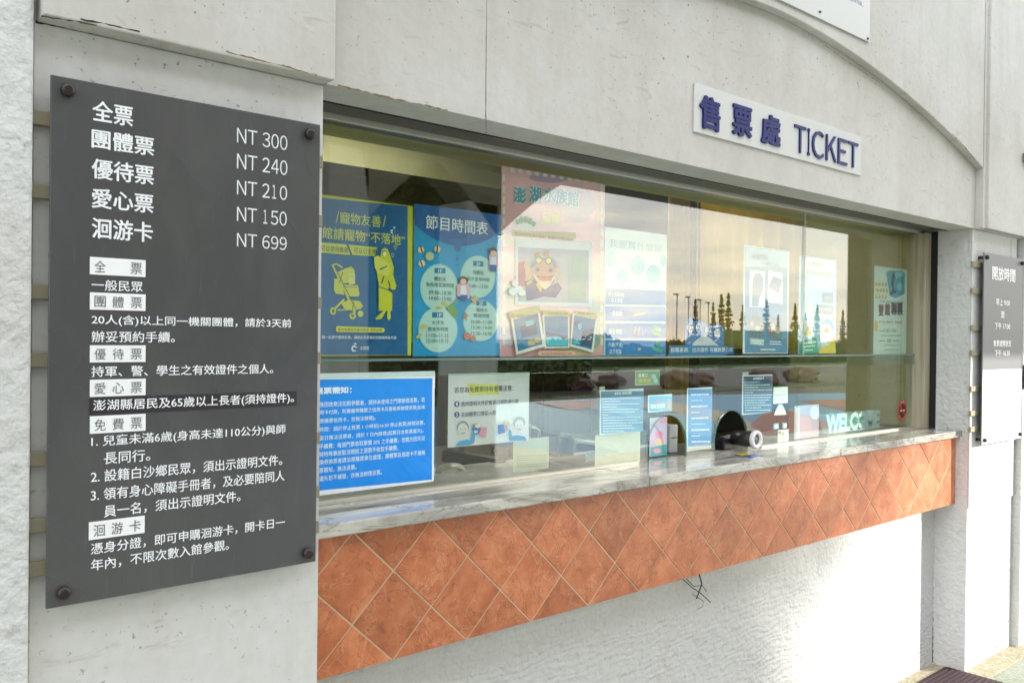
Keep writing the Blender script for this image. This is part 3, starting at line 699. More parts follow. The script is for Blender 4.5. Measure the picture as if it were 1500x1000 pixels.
p.text([('礁岩池', 635.5, 404.5, 411.5, 652), ('魚魚啄菜葉時間', 623.5, 413, 419.5, 664), ('09:30~10:30', 627.5, 425, 431, 660.5), ('14:00~15:00', 628, 433.5, 439.5, 660.5),
    ('視聽區', 692, 395.5, 402, 708), ('影片宣導時間', 684, 405, 411, 716), ('12:00~13:00', 684, 415.5, 421, 714.5),
    ('大洋池', 632, 469, 475.5, 649.5), ('餵食秀時間', 626, 478.5, 485, 655.5), ('11:00~11:15', 624, 488, 494, 656), ('15:00~15:15', 624, 496, 502, 656),
    ('觸摸池', 697, 450.5, 456.5, 713), ('開放時間', 693.5, 459, 465, 716), ('10:00~11:00', 689.5, 468.5, 474, 720), ('13:30~14:00', 689.5, 477, 482, 720), ('15:30~16:00', 689.5, 485.5, 491, 720)], '#4b7078')
p.flat('small_fish', [ell(616, 366, 4.5, 5, 12), ell(640, 365, 4.5, 5, 12), ell(617, 386, 5, 5, 12)], '#e4c98a')
p.flat('fish_stripe', [Q((614, 360), (616, 360), (619, 371), (617, 372)), Q((639, 359.5), (641, 360), (640, 371), (638, 370)), Q((614, 381), (616, 381), (619, 391), (617, 391))], '#4a3a2c')
p.flat('shell', [ell(628.5, 375.5, 6.5, 6.5, 9)], '#b5bf8c')
p.flat('yellow_fish', [ell(650, 445, 5, 2.6, 12, rot=.5), ell(642, 451, 5, 2.2, 12), ell(619, 478.5, 5.5, 2.8, 12, rot=-.4), ell(613, 492, 5, 2.4, 12, rot=-.5)], '#b9b13a')
p.flat('green_bucket', [[(652, 450), (661, 444), (669, 455), (669.5, 462), (664, 464.5)], [(662, 442), (668, 439), (670, 441), (664, 445)]], '#6f9c4a')
p.flat('starfish', [[(688, 437), (693, 436), (696, 432), (697, 436), (700, 439), (696, 441), (694, 446), (691, 442)]], '#c9a86a')
p.flat('coral', [[(680, 456), (682, 460), (685, 462), (682, 465), (682, 470), (680, 466), (677, 468), (679, 462)], ell(683, 492, 5.5, 5.5, 10), ell(691.5, 495.5, 4.4, 4, 10)], '#b97a5f')
p.flat('child_coat', [[(668, 418), (674, 413), (682, 414), (687, 421), (686, 437), (679, 438), (668, 433)], [(715, 374), (720, 371), (727, 373), (729, 388), (724, 398), (715, 396)]], '#d8a7b6')
p.flat('child_hair', [ell(677, 411, 7, 6.2, 14), ell(720.5, 367.5, 6, 4.6, 14)], '#5a4038')
p.flat('child_face', [ell(677, 412.5, 4.6, 4.6, 14), ell(721, 371, 4.4, 4, 14)], '#dcb9a2')
p.flat('child_shirt', [[(673, 418), (681, 418), (682, 432), (672, 432)], [(717, 376), (725, 376), (725, 388), (716, 388)]], '#d5dcdf')
p.flat('child_legs', [Q((672, 432), (683, 432), (682, 441), (674, 440)), Q((715.5, 388), (725.5, 388), (725, 398), (716, 397))], '#2760a0')
# -- pink summer poster
p = Poster('poster', 'large pink children festival poster with a cartoon fish in goggles and three underwater photos', 'poster', 735, 883.5, 243, 522.5, '#dda6ae')
for c, e in (('#b8a4b4', [ell(748, 470, 16, 40), ell(845, 300, 26, 26)]), ('#c7b092', [ell(760, 350, 20, 16), ell(845, 500, 40, 22), ell(770, 400, 14, 22)]), ('#93a79a', [ell(748, 430, 10, 18), ell(872, 470, 10, 40)]), ('#a984a8', [ell(780, 375, 22, 12), ell(805, 260, 30, 8)])):
    p.flat('colour_cloud', e, c)
chk = [Q((747+12*k, 245.2+1.72*k), (753+12*k, 246+1.72*k), (753+12*k, 252.5+1.72*k), (747+12*k, 251.7+1.72*k)) for k in range(11)]
chk += [R(735.5, 256+16*k, 739.5, 266+16*k) for k in range(16)]+[R(879, 271+16*k, 883, 281+16*k) for k in range(15)]
p.flat('check_border', chk, '#cfd4cc')
p.text([('澎', 751.5, 272, 297.5, 771), ('湖', 774, 271, 296.5, 793), ('水族館', 795, 272, 297, 848)], '#d3e2e2', .11, 'title_halo')
p.text([('澎', 752, 273, 296.5, 770.5), ('湖', 774.5, 272, 296, 792.5), ('水族館', 796, 273, 296, 847)], '#1c8fb0', .04)
p.text([('童樂', 791.5, 308.5, 328, 822)], '#d7cf3a', .02)
p.flat('shell_garland', [[(752, 322), (757, 317), (768, 316), (779, 319), (786, 325), (785, 333), (778, 336), (758, 334), (753, 329)]], '#d9e2da')
p.flat('green_shells', [ell(757, 325, 3.5, 4, 9), ell(762.5, 322.5, 4, 5, 9), ell(769, 322, 4, 5, 9), ell(775, 324, 4, 5, 9), ell(780.5, 328, 3.5, 4, 9)], '#6f9a5f')
p.flat('yellow_band', [Q((749.5, 337.5), (842, 341), (843, 350), (750, 346)), Q((762.5, 352), (845, 357), (846, 366.5), (763, 361.5))], '#bdb474')
p.text([('歡迎來到澎湖水族館！與海洋生物同樂吧', 753, 339.8, 344.5, 838), ('快來拍拍夏季限定', 765, 354.5, 359.5, 800)], '#6a5437')
p.flat('photo_frame', [Q((753.5, 349.5), (866, 355), (866, 450), (753.5, 446.5))], '#cdd6da')
p.flat('photo', [Q((757.5, 362), (861, 367), (861, 443.5), (757.5, 441.5))], '#9ea8b4')
p.flat('photo_red', [Q((758, 385), (767, 383), (768, 425), (758, 425))], '#a35a66')
p.flat('photo_field', [ell(845, 400, 14, 26), Q((830, 380), (856, 385), (856, 440), (832, 440)), Q((759, 420), (772, 420), (772, 441), (759, 441))], '#8aa79f')
# plain generic cartoon fish with goggles
p.flat('fish_arm', [[(767, 383), (771, 382), (777, 395), (778, 408), (772, 414), (767, 407), (766, 392)], [(812, 397), (816, 383), (819, 382), (817, 400)], [(815, 405), (819, 397), (822, 402), (820, 418), (815, 420)]], '#b89f86')
p.flat('fish_shirt', [[(767, 413), (777, 409), (800, 422), (815, 414), (822, 422), (812, 436), (795, 434), (775, 440), (770, 440)]], '#2c4382')
p.flat('fish_head', [[(776, 392), (784, 384), (796, 382), (808, 386), (812, 397), (809, 410), (803, 420), (797, 424), (790, 420), (779, 407)]], '#a98972')
p.flat('fish_jaw', [[(778, 401), (786, 404), (800, 407), (810, 405), (806, 417), (797, 424), (789, 420)]], '#c9c0ae')
p.flat('fish_mouth', [[(783, 404), (792, 406), (808, 405), (805, 411.5), (794, 412), (787, 410)]], '#b05a48')
p.flat('fish_tail', [[(783, 380), (781, 372), (788, 368), (790, 377)], [(794, 374), (797, 367), (803, 368), (801, 376)]], '#a07f3e')
p.flat('goggle_frame', [ell(787, 381, 5.8, 6, 14), ell(801.5, 382, 5.6, 5.8, 14), Q((791, 378), (798, 379), (798, 381), (791, 380))], '#3d5c7c')
p.flat('goggle_lens', [ell(787, 381.5, 3.7, 4, 12), ell(801.5, 382.3, 3.6, 3.9, 12)], '#c2c432')
p.flat('eye', [ell(785.5, 395, 2.7, 3.2, 12), ell(804.5, 396, 2.6, 3, 12)], '#31477a')
p.flat('blue_crest', [[(776, 391), (779, 381), (784, 377), (783, 385), (779, 393)], [(806, 377), (813, 382), (815, 393), (810, 389)]], '#4f86b8')
p.flat('outline', [Q((776, 391.6), (784, 383.6), (784, 382.8), (775.4, 391)), Q((779, 407), (790, 420), (789, 420.6), (778, 407.6)), Q((803, 420), (809, 410), (809.8, 410.4), (803.6, 420.6)), Q((766, 392), (767, 407), (766.2, 407), (765.3, 392)), Q((783, 404), (792, 406), (792, 405.2), (783, 403.2)), Q((792, 406), (808, 405), (808, 404.2), (792, 405.2))], '#46383a')
p.flat('yellow_collar', [[(782, 416), (786, 414), (791, 424), (789, 429)], [(768, 414), (776, 410), (777, 413), (770, 418)]], '#c0b22c')
p.flat('cloud_sticker', [ell(749, 427, 6.5, 6, 12), ell(757, 424, 6.5, 5.5, 12), ell(762, 429, 5.5, 5, 12), ell(752, 415, 5, 5, 12)], '#c5d0d6')
p.flat('photo_frame', [Q((745.5, 467), (788, 457), (796, 507), (753.5, 519.5)), Q((791.5, 461), (831, 461), (831.5, 509), (795, 510)), Q((836, 458), (872, 466), (866, 516), (832, 507))], '#c8cfc2')
p.flat('underwater_photo', [Q((749, 468), (785, 459), (791.5, 504), (756, 514)), Q((794, 463), (829, 463), (829, 507), (797, 507)), Q((838, 461), (869.5, 468), (863.5, 512), (834.5, 504))], '#0f6f95')
p.flat('photo_dark', [Q((758, 478), (782, 472), (784, 490), (762, 495)), Q((796, 486), (828, 492), (828, 496), (797, 491)), [(850, 485), (866, 480), (863, 508), (847, 505)], ell(842, 474, 5, 4)], '#17405e')
p.flat('photo_light', [Q((766, 471), (778, 468), (779, 475), (768, 478)), [(796, 494), (812, 492), (828, 498), (828, 506), (798, 506)], ell(846, 478, 3, 5), [(835, 500), (842, 497), (847, 504), (836, 503)]], '#3fb0bd')
p.flat('reef', [ell(775, 502, 6, 4, 9), ell(784, 498, 5, 4, 9)], '#a99a52')
p.flat('yellow_band', [Q((742, 458), (787, 448), (788, 457), (744, 467)), Q((792, 454), (831, 455), (831, 464), (792, 461)), Q((841, 455), (872, 461), (871, 467), (841, 461))], '#aead6c')
p.text([('跟小海豚兔一起合照吧！', 745, 459.5, 464.5, 786), ('一起來認識海洋生物吧！', 796, 456.5, 461, 829), ('來隧道一起找魚兒', 843, 456.5, 460.5, 869)], '#5a5235')
p.flat('footer_pill', [[(785, 515.5), (787, 514), (837, 514), (839, 516), (839, 519), (837, 521), (787, 521), (785, 519)]], '#c9a890')
p.text([('更多活動訊息請見澎湖水族館官方粉專', 790, 516, 519.3, 834)], '#6d4c42')
# -- ticket kinds poster
p = Poster('poster', 'white poster with pale blue ovals above four solid blue rows of ticket kinds', 'poster', 886.5, 975, 332, 521, '#cfe0e6')
p.text([('我要買什麼票', 892, 349.5, 362, 970)], '#9cc0cc', .03)
p.flat('oval', [ell(894.5, 380, 8, 11, 18), ell(934, 389, 10, 15, 18), ell(957, 402, 10, 14.5, 18), ell(911, 406, 8, 11, 18), ell(971.5, 381, 4, 8, 14)], '#8cc6d8')
p.flat('row', [Q((886.5, 422), (975, 425.5), (975, 447), (886.5, 445.5)), Q((886.5, 448.5), (975, 449.5), (975, 470.5), (886.5, 470)), Q((886.5, 473), (975, 474), (975, 495), (886.5, 495.3)), Q((886.5, 498), (975, 498), (975, 519.3), (886.5, 520))], '#0d80c8')
p.text([('六十五歲(含)', 891, 427, 434.5, 914), ('以上長者', 895, 436, 443, 912), ('一般民眾', 892, 455, 462.5, 911), ('學生軍警', 891.5, 481.5, 489.5, 911), ('六歲(不含)', 890.5, 501, 509, 912), ('以下兒童', 892.5, 511, 518.5, 910)], '#dceaf0', .02)
p.flat('green_stamp', [Q((957, 475), (969, 480), (967, 487), (956, 482)), Q((955.5, 485), (970, 489), (969, 494), (955, 490)), Q((960, 499), (970, 503), (969, 508), (960, 505)), Q((955, 507), (970, 512), (969, 517), (955.5, 512))], '#4fb489')
p.flat('drawn_people', [Q((929, 478), (930.5, 477), (930, 490), (928.5, 488)), Q((935, 478), (936.5, 480), (935, 492), (933.5, 490)), Q((939, 480), (940.3, 481), (942, 492), (940.5, 491)), ell(936, 511, 3, 2.2, 10), Q((926, 460), (944, 457), (946, 460), (928, 463))], '#c9b8a8')
# -- cut-out counter sign on the shelf
CO = thing('shelf_sign', 'small blue cut-out sign with smiling cartoon sea animals standing on the glass shelf', 'sign', un(1030, 519, y=GY+.05))
yy = GY+.05
def cut(name, P, col, yo, th=.0012):
    pts = [(un(a, b, y=yy).x, un(a, b, y=yy).z) for a, b in P]; return prism_y(name, pts, yo, yo+th, ink(col, .4), CO)
cut('backing', [(1004, 506), (1003, 485), (1005, 474), (1008, 466), (1013, 465), (1017, 471), (1022, 468), (1027, 471), (1033, 474), (1039, 474), (1044, 478), (1050, 474), (1057, 476), (1060, 483), (1060, 507)], '#1f74b8', yy)
cut('whale_belly', [(1013, 506)]+[(1013+37*k/12, 505-13*sin(pi*k/12)) for k in range(1, 12)]+[(1052, 506)], '#d6dadf', yy-.0016)
for cx, cy, rx, ry, c in ((1010.5, 480, 4.8, 7.5, '#c8c6d2'), (1022.5, 480, 4.2, 6.5, '#c4d3dd'), (1036.5, 484, 4.2, 5.5, '#cfd6dc'), (1050, 488, 4.6, 7, '#d2d0d8')):
    cut('animal_head', ell(cx, cy, rx, ry, 16), c, yy-.0022)
    q = [un(a, b, y=yy) for a, b in ell(cx-1.6, cy-1.5, .7, 1, 8)+ell(cx+1.6, cy-1.5, .7, 1, 8)]
    mk('eyes', [(v.x, yy-.0024, v.z) for v in q], [tuple(range(8)), tuple(range(8, 16))], ink('#2b3350', .4), CO)
    q = [un(a, b, y=yy) for a, b in ell(cx, cy+2.6, 1.6, 1, 8)]
    mk('mouth', [(v.x, yy-.0024, v.z) for v in q], [tuple(range(8))], ink('#b8586a', .4), CO)
cut('banner', [(979, 506), (1074, 507), (1074, 518.5), (979, 518.5)], '#1b7fbd', yy-.004, .0015)
letters('lettering', [('設籍澎湖．出示證件 可購買愛心票', 981, 508.8, 515.8, 1072)], yy, ink('#dfeaf2', .4), CO, yy-.0044, bold=.02)
box('foot', un(984, 0, y=yy).x, un(1070, 0, y=yy).x, yy-.004, yy+.03, 1.412, 1.4165, ink('#1b7fbd', .4), CO)
# -- pale blue framed poster
p = Poster('poster', 'pale grey blue poster with four pictures between the cut-out sign and the white leaflet', 'poster', 1090, 1154.5, 359, 518, '#dfeaf0')
p.flat('field', [Q((1091, 361), (1153.5, 368), (1153.5, 516.5), (1091, 516.5))], '#5f93b8')
p.flat('top_field', [Q((1091.5, 362), (1153, 369), (1153, 392), (1091.5, 390))], '#a9cddc')
p.flat('picture', [Q((1098, 395), (1120.5, 398), (1120, 450), (1097.5, 450)), Q((1125, 396), (1146, 400), (1146, 445), (1124, 443))], '#dde4ea')
p.flat('picture_shade', [[(1101, 448), (1102, 412), (1106, 401), (1113, 400), (1118, 408), (1117, 425), (1112, 436), (1110, 449)], [(1125, 420), (1133, 404), (1145, 410), (1140, 430)]], '#7f93ad')
p.flat('group_photo', [Q((1096.5, 462), (1119.5, 464), (1119.5, 496), (1097, 494)), Q((1125, 464), (1146, 466), (1145, 498), (1124, 496))], '#6d7f8c')
p.flat('group_heads', [ell(1101, 474, 3, 4, 10), ell(1109, 481, 3.4, 4, 10), ell(1116, 478, 3, 4, 10), ell(1131, 478, 4, 5, 10), ell(1139, 484, 4, 4.5, 10)], '#c9b69a')
p.flat('red_coat', [ell(1130, 486, 4, 4, 10), ell(1136, 478, 2, 3, 8)], '#a8554e')
p.flat('caption', [Q((1098, 495), (1118.5, 497), (1118, 506), (1098, 504)), Q((1113, 510.5), (1135, 510.5), (1135, 513.5), (1113, 513.5))], '#c5d6da')
p.flat('caption_line', scrib(1100, 1117, 498.5, .06, 1.2)+scrib(1103, 1114, 502, .06, 1.2)+scrib(1127, 1144, 500, .05, 1.2)+scrib(1127, 1144, 503.5, .05, 1.2), '#e8eef2')
p.text([('水族館', 1101, 370, 379, 1125), ('活動資訊', 1117, 383, 390, 1142)], '#cfe2ea', .02)
# -- white leaflet with speech bubble
p = Poster('poster', 'white and pale blue leaflet with a speech bubble, green corner and yellow corner', 'poster', 1171, 1224, 374, 518, '#9fd0e2')
p.flat('speech_bubble', [[(1175, 380), (1183, 376.5), (1223, 383), (1223, 402), (1219, 414), (1209, 422), (1203, 424), (1204, 418), (1195, 410), (1180, 404), (1175, 395)]], '#e6f0f2')
p.text([('加價購限定', 1184, 382.5, 389, 1207), ('集章換好禮送給你', 1181, 393.5, 403, 1218)], '#7fb8b0', .03)
p.flat('dark_panel', [Q((1204, 428), (1220, 429), (1220, 444), (1204, 443)), Q((1197, 446), (1220, 447), (1220, 461), (1197, 459))], '#5e8ca4')
p.text([('一起玩', 1207, 433, 438.5, 1218), ('海洋之夜集章活動', 1199, 450, 455, 1218)], '#c9e0e8')
p.flat('seal', [ell(1186, 447, 5, 8, 14), ell(1187, 437, 3.6, 4, 12)], '#c9d4d8')
p.flat('white_hill', [ell(1180, 478, 9, 9, 16), ell(1210, 490, 10, 22, 16)], '#dfe8e4')
p.flat('blue_cap', [[(1202, 476), (1204, 470), (1212, 467), (1219, 471), (1222, 480), (1218, 483), (1214, 476)]], '#2f9ccf')
p.flat('orange_face', [ell(1210, 484, 4, 4, 12), ell(1184, 480, 3, 3, 10)], '#d0924f')
p.flat('green_corner', [Q((1171, 500), (1195, 494), (1198, 517.5), (1171, 517.5))], '#2f9f7c')
p.flat('yellow_corner', [[(1198, 517.5), (1200, 510), (1214, 505), (1216, 498), (1222, 494), (1224, 517.5)], ell(1183, 488, 5, 4, 10)], '#d3c545')
p.flat('caption_line', scrib(1174, 1194, 503, -.1, 1.6)+scrib(1173, 1193, 508, -.1, 1.6)+scrib(1174, 1190, 513, -.05, 1.6), '#cfe8dc')
# -- joint ticket poster
p = Poster('poster', 'white joint ticket poster with a dark blue whale picture, rightmost in the window', 'poster', 1281, 1327.5, 389, 520, '#bccfc4')
p.flat('whale_photo', [[(1298, 399), (1302, 396.5), (1322, 396.5), (1325.5, 400), (1325, 430), (1312, 437), (1303, 433)]], '#2b93ab')
p.flat('light_patch', [[(1309, 399), (1323, 398), (1323, 404), (1313, 408)], ell(1318, 420, 4, 6)], '#7fbcc2')
p.flat('whale', [[(1309.5, 397), (1311, 405), (1309, 415), (1310, 424), (1314, 428), (1308, 431), (1303, 432), (1304, 428), (1307, 424), (1305, 414), (1306, 404)]], '#12275c')
p.flat('yellow_dots', [ell(1283.5+4.6*i+(j % 2)*1.5, 416+9*j+i*.3, 1.7, 3.2, 8) for i in range(4) for j in range(3)]+[ell(1283, 478, 2.6, 8, 10)], '#c2a63c')
p.text([('雙', 1286.5, 445, 463, 1294), ('館', 1296, 443.5, 462, 1303.5)], '#6a1f22', .04)
p.text([('聯票', 1305, 442, 461, 1322)], '#1c1e22', .04)
p.text([('澎湖水族館 X 生活博物館', 1288, 439, 442.5, 1323)], '#4a7886')
p.text([('買一送一 優惠多多，超值優惠！', 1287, 469, 473, 1321)], '#a8606a')
p.text([('11.01 ~ 12.31', 1295, 481.5, 486, 1312), ('330', 1298.5, 496.5, 501.5, 1304.5)], '#4d5a58', .01)
p.flat('small_print', scrib(1288, 1294, 484.5, 0, 1.3)+scrib(1288, 1320, 491.5, -.02, 1.2)+scrib(1288, 1296, 499, 0, 1.2)+scrib(1307, 1318, 499, 0, 1.2)+scrib(1295, 1320, 505, 0, 1.2)+scrib(1295, 1318, 512, 0, 1.2), '#7c918c')
# -- refund notice
p = Poster('notice', 'large blue refund notice in Chinese with white taped edges, lower left of the window', 'notice', 455, 637.5, 547, 727, '#dfe6e8', y=GY-.0014)
p.flat('blue_field', [Q((458, 555.8), (633, 554), (632.5, 702), (458, 719))], '#048ae6')
rows = [('退票需知：', 461, 567.5, 577.5, 515), ('後因故無法如期參觀者，請持未使用之門票辦理退票，若', 468, 588.5, 596.5, 622), ('用卡付款，則需攜帶購票之信用卡及簽帳單辦理退票(如未', 468, 600.5, 608.5, 622.5),
    ('原購票信用卡，恕無法辦理)。', 468, 613, 621, 550), ('時間：請於停止售票 1 小時前(16:30 停止售票)辦理退票，', 468, 625.5, 633.5, 622), ('當日無法退票者，請於 7 日內辦理(起算日含售票當天)。', 468, 638, 646, 620),
    ('手續費：每張門票收取票價 20% 之手續費，但館方因天災', 467.5, 650, 658, 622), ('特特殊事故取消開館之退票不收取手續費。', 467.5, 661.5, 669.5, 583), ('換券換票者請洽原購買單位處理，團體票及洄游卡不適用', 467.5, 673, 681, 622),
    ('票需知，無法退票。', 467.5, 685, 693, 522), ('遺失恕不補發，亦無法辦理退票。', 467.5, 697, 705, 559)]
p.text(rows[:1], '#dff0f6', .04); p.text(rows[1:], '#cfe9f6', .012)
p.flat('tape', [Q((633.5, 546), (639.5, 546), (639, 568), (633.5, 569)), Q((632.5, 681), (638, 680), (637.5, 703), (632, 705))], '#e8ebe8')
# -- free ticket notice
p = Poster('notice', 'white notice with yellow highlighted title and two drawn people holding cards, low in the window', 'notice', 657, 776, 547.5, 655.5, '#d4d6da')
p.flat('highlight', [Q((684, 561.5), (729, 562.5), (731, 577.5), (688, 578.5))], '#cdd058')
p.text([('若您為免費票持有者需注意：', 665.5, 567, 575.5, 752)], '#3d4148', .01)
p.flat('number_disc', [ell(669, 591.5, 4, 4.4, 16), ell(669, 607, 4, 4.4, 16)], '#2c3d8c')
p.text([('1', 667.8, 589, 594, 670), ('2', 667.6, 604.5, 609.5, 670.4)], '#e6e8ee', .03)
p.text([('請持證明文件於售票口領取通行證', 675, 588, 595, 759), ('並由驗票口登記入館', 675, 603.5, 610.5, 726)], '#4a5470', .01)
p.flat('hair', [ell(677.5, 626, 9, 10, 18), ell(760, 618, 9, 8.5, 18)], '#8b9296')
p.flat('face', [ell(677.5, 629, 7.6, 9.6, 18), ell(760, 623, 6.5, 8.5, 18)], '#d8d4d2')
p.flat('face_line', [ell(674.5, 628, .8, 1, 8), ell(680.5, 628, .8, 1, 8), ell(757.5, 622, .7, 1, 8), ell(762.5, 622, .7, 1, 8), Q((674, 634), (681, 633), (681, 634), (675, 635)), Q((757.5, 628), (762.5, 628), (762, 629), (758, 629))], '#5d6368')
p.flat('blue_sleeve', [[(666, 653), (672, 646), (684, 643), (688, 645), (691, 632), (696, 632), (694, 648), (688, 651)], [(744, 628), (748, 630), (749, 638), (757, 637), (768, 639), (771, 645), (745, 645)]], '#3f97c0')
p.flat('globe', [ell(697, 628, 6.5, 8, 18), Q((728, 622), (737, 621), (739, 633), (729, 636))], '#1973b8')
p.flat('pink_card', [Q((703, 626), (712, 625), (711, 640), (702, 638)), Q((739, 623), (742, 621), (743, 630), (740, 631))], '#c98c9c')
p.flat('hand', [ell(699, 623.5, 5, 3, 10), ell(741, 619, 4, 3.5, 10), ell(696, 632, 3, 2, 8)], '#d9c9a0')
# -- small green card and blue notices
def notice(label, x0, x1, yt, yb, edge, col, lines=(), title=None, **k):
    q = Poster('notice', label, 'notice', x0, x1, yt, yb, edge, **k)
    q.flat('field', [Q((x0+1.3, yt+1.5), (x1-1.3, yt+.8), (x1-1.3, yb-2.6), (x0+1.3, yb-2.0))], col); 
    if title: q.flat('title_bar', [Q((x0+1.3, yt+1.5), (x1-1.3, yt+.8), (x1-1.3, yt+9.5), (x0+1.3, yt+10.4))], title)
    return q
q = notice('small green card with yellow lettering hanging just under the overlap strip', 930.5, 967, 542.5, 564.5, '#9fbf9a', '#4f9a5c')
q.text([('售票口', 935, 547, 552.5, 948)], '#dce6da', .03); q.text([('繳費處', 935, 554.5, 560.5, 953)], '#cdb94a', .03); q.flat('drawing', [ell(957, 551, 3.5, 3.5, 12), ell(960, 557, 3, 4, 12)], '#9ac2d0')
q = notice('square blue notice of fine white print left of the first glass hatch', 879, 943.5, 571.5, 637, '#bcdbe8', '#4a8fb8', title='#2f6f98')
q.text([('售票窗口退換票須知', 900, 574, 578.5, 925)], '#dcebf2', .02)
for k in range(13): q.flat('print_line', scrib(882, [938, 908, 936, 904, 935, 930, 890, 937, 932, 940, 925, 928, 912][k], 584+3.95*k, -.02, 1.5, seed=k), '#b4d8e8')
q = notice('little bright blue card with pink lettering directly above the first glass hatch', 949.5, 985.5, 578.5, 604, '#d8ecf4', '#4fb4dc')
q.text([('售票窗口', 957, 584.5, 589.5, 973)], '#d98fb0', .02); q.text([('請在此排隊', 953, 592, 598.5, 974)], '#e4f2f4', .03); q.flat('lighthouse', [Q((978, 583), (981, 583), (982, 598), (977, 598))], '#d4a6a2')
q = notice('tall narrow blue fare notice hanging between the two glass hatches', 1006.5, 1044, 568.5, 661, '#d6e6ec', '#4489c6')
q.flat('blank_foot', [Q((1006.5, 654), (1044, 651.5), (1044, 662), (1006.5, 664))], '#c8d0cc')
for k in range(9): q.flat('print_line', scrib(1012, 1012+[26, 16, 24, 12, 25, 20, 26, 14, 27][k], 578+8.6*k, -.03, 2.4 if k % 2 == 0 else 1.3, seed=k), '#cfe4f2')
q = notice('dark blue notice of fine white print right above the second glass hatch', 1087.5, 1132, 549.5, 607.5, '#c8dde4', '#245f80', title='#164a6c')
q.text([('售票須知事項', 1103, 552.3, 556.3, 1119)], '#d8e6ec', .02)
for k in range(12): q.flat('print_line', scrib(1089.5, 1089.5+[22, 38, 20, 40, 14, 41, 38, 36, 30, 39, 24, 37][k], 560+3.7*k, -.015, 1.4, seed=k+20), '#a8ccd8')
# tape tabs behind the notices
for (x, yt) in ((884, 566), (1094, 545)):
    tb = Poster('tape_tab', 'scrap of clear tape at the corner of the %s' % ('square blue notice' if x < 1000 else 'dark blue notice'), 'tape', x-6, x+3, yt, yt+12, '#a9b8a0', y=GY+.0118)
q = Poster('notice', 'small white rounded card with faint print above the bell shaped card', 'card', 1133, 1155, 567, 591.5, '#d9e6e4')
q.flat('print_line', scrib(1135, 1152, 578, 0, 1.6)+scrib(1135, 1150, 582, 0, 1.3), '#b79aa0')
q = Poster('notice', 'small white bell shaped card hung below the rounded white card', 'card', 1134, 1153, 592, 607, '#cfe2e4'); q.sheet.data.clear_geometry()
pp = [un(a, b, y=q.y) for a, b in ((1141, 592), (1146, 592), (1151, 603), (1152, 607), (1134, 608), (1136, 602))]
prs = prism_y('card', [(v.x, v.z) for v in pp], q.y, q.y+.0008, ink('#cfe2e4'), q.t); bpy.data.objects.remove(q.sheet)
q = Poster('leaflet', 'pale lilac leaflet with a white disc standing behind the glass left of the glass letters', 'leaflet', 1164, 1201, 594.5, 643.5, '#b4b4cc', y=GY+.03)
q.flat('disc', [ell(1193.5, 604, 7, 10, 20)], '#dbe2e8'); q.flat('picture', [ell(1178, 622, 11, 12, 14), Q((1166, 630), (1198, 626), (1198, 640), (1166, 642))], '#c9b6c6'); q.flat('picture_edge', [Q((1165.5, 597), (1171, 596.5), (1171, 642), (1165.5, 643))], '#d6dde2')
q = Poster('card', 'white price card standing inside the glass just right of the intercom', 'card', 1139.5, 1157, 630, 647.5, '#dfe2dc', y=GY+.04)
q.flat('dot', [ell(1147, 636, 2.5, 3.4, 12)], '#b3ac6a'); q.flat('blue_mark', [Q((1140, 631.5), (1144, 631), (1144, 635), (1140, 636))], '#35a3bd')
q = Poster('card', 'two small cyan stickers on the glass right of the second hatch', 'sticker', 1133, 1154, 619, 629, '#62b5cc')
q.sheet.data.clear_geometry(); bpy.data.objects.remove(q.sheet)
q.flat('sticker', [Q((1133, 620), (1141, 619.5), (1141, 629), (1133, 629.5)), Q((1146, 619), (1153.5, 618.5), (1153.5, 628), (1146, 628.5))], '#39a9c6'); q.text([('請', 1134.5, 621.5, 627.5, 1139.5), ('看', 1147.3, 620.5, 627, 1152.5)], '#dff0f4', .04)
# -- no smoking sticker
NS = thing('no_smoking_sticker', 'round red and black no smoking sticker low on the right end of the glass', 'sticker', un(1322, 620, y=GY-.001))
cc = un(1322, 601, y=GY-.001)
def disc(name, r, yo, mat, n=32): return mk(name, [(cc.x+r*cos(2*pi*k/n), yo, cc.z+r*sin(2*pi*k/n)) for k in range(n)], [tuple(range(n))], mat, NS)
disc('red_disc', .0455, GY-.0006, ink('#b01620', .3)); disc('black_disc', .0325, GY-.0009, ink('#141414', .3))
mk('cigarette', [(cc.x+a, GY-.0012, cc.z+b) for a, b in ((-.022, -.004), (.022, -.004), (.022, .004), (-.022, .004))], [(0, 1, 2, 3)], ink('#c9c19a', .3), NS)
mk('slash', [(cc.x+a, GY-.0015, cc.z+b) for a, b in ((-.026, .020), (-.020, .026), (.026, -.020), (.020, -.026))], [(0, 1, 2, 3)], ink('#b01620', .3), NS)
def arcwrite():
    V, Fc = [], []
    for s_, word in ((1, '禁止吸菸'), (-1, 'NO SMOKING')):
        m = len(word)
        for i, ch in enumerate(word):
            if ch == ' ': continue
            Gv, Gf = glyphs(ch); t = (pi/2-(i-(m-1)/2)*(.24 if s_ > 0 else .19)) if s_ > 0 else (-pi/2+(i-(m-1)/2)*.19); sc = .0085 if s_ > 0 else .0075
            mx_ = (min(v.x for v in Gv)+max(v.x for v in Gv))/2; my_ = .35; n0 = len(V)
            for v in Gv:
                a, b = (v.x-mx_)*sc, (v.y-my_)*sc; an = t-pi/2 if s_ > 0 else t+pi/2
                V.append((cc.x+.039*cos(t)+a*cos(an)-b*sin(an), GY-.0012, cc.z+.039*sin(t)+a*sin(an)+b*cos(an)))
            Fc += [tuple(k+n0 for k in f) for f in Gf]
    mk('lettering', V, Fc, ink('#e0c8c0', .3), NS)
arcwrite()

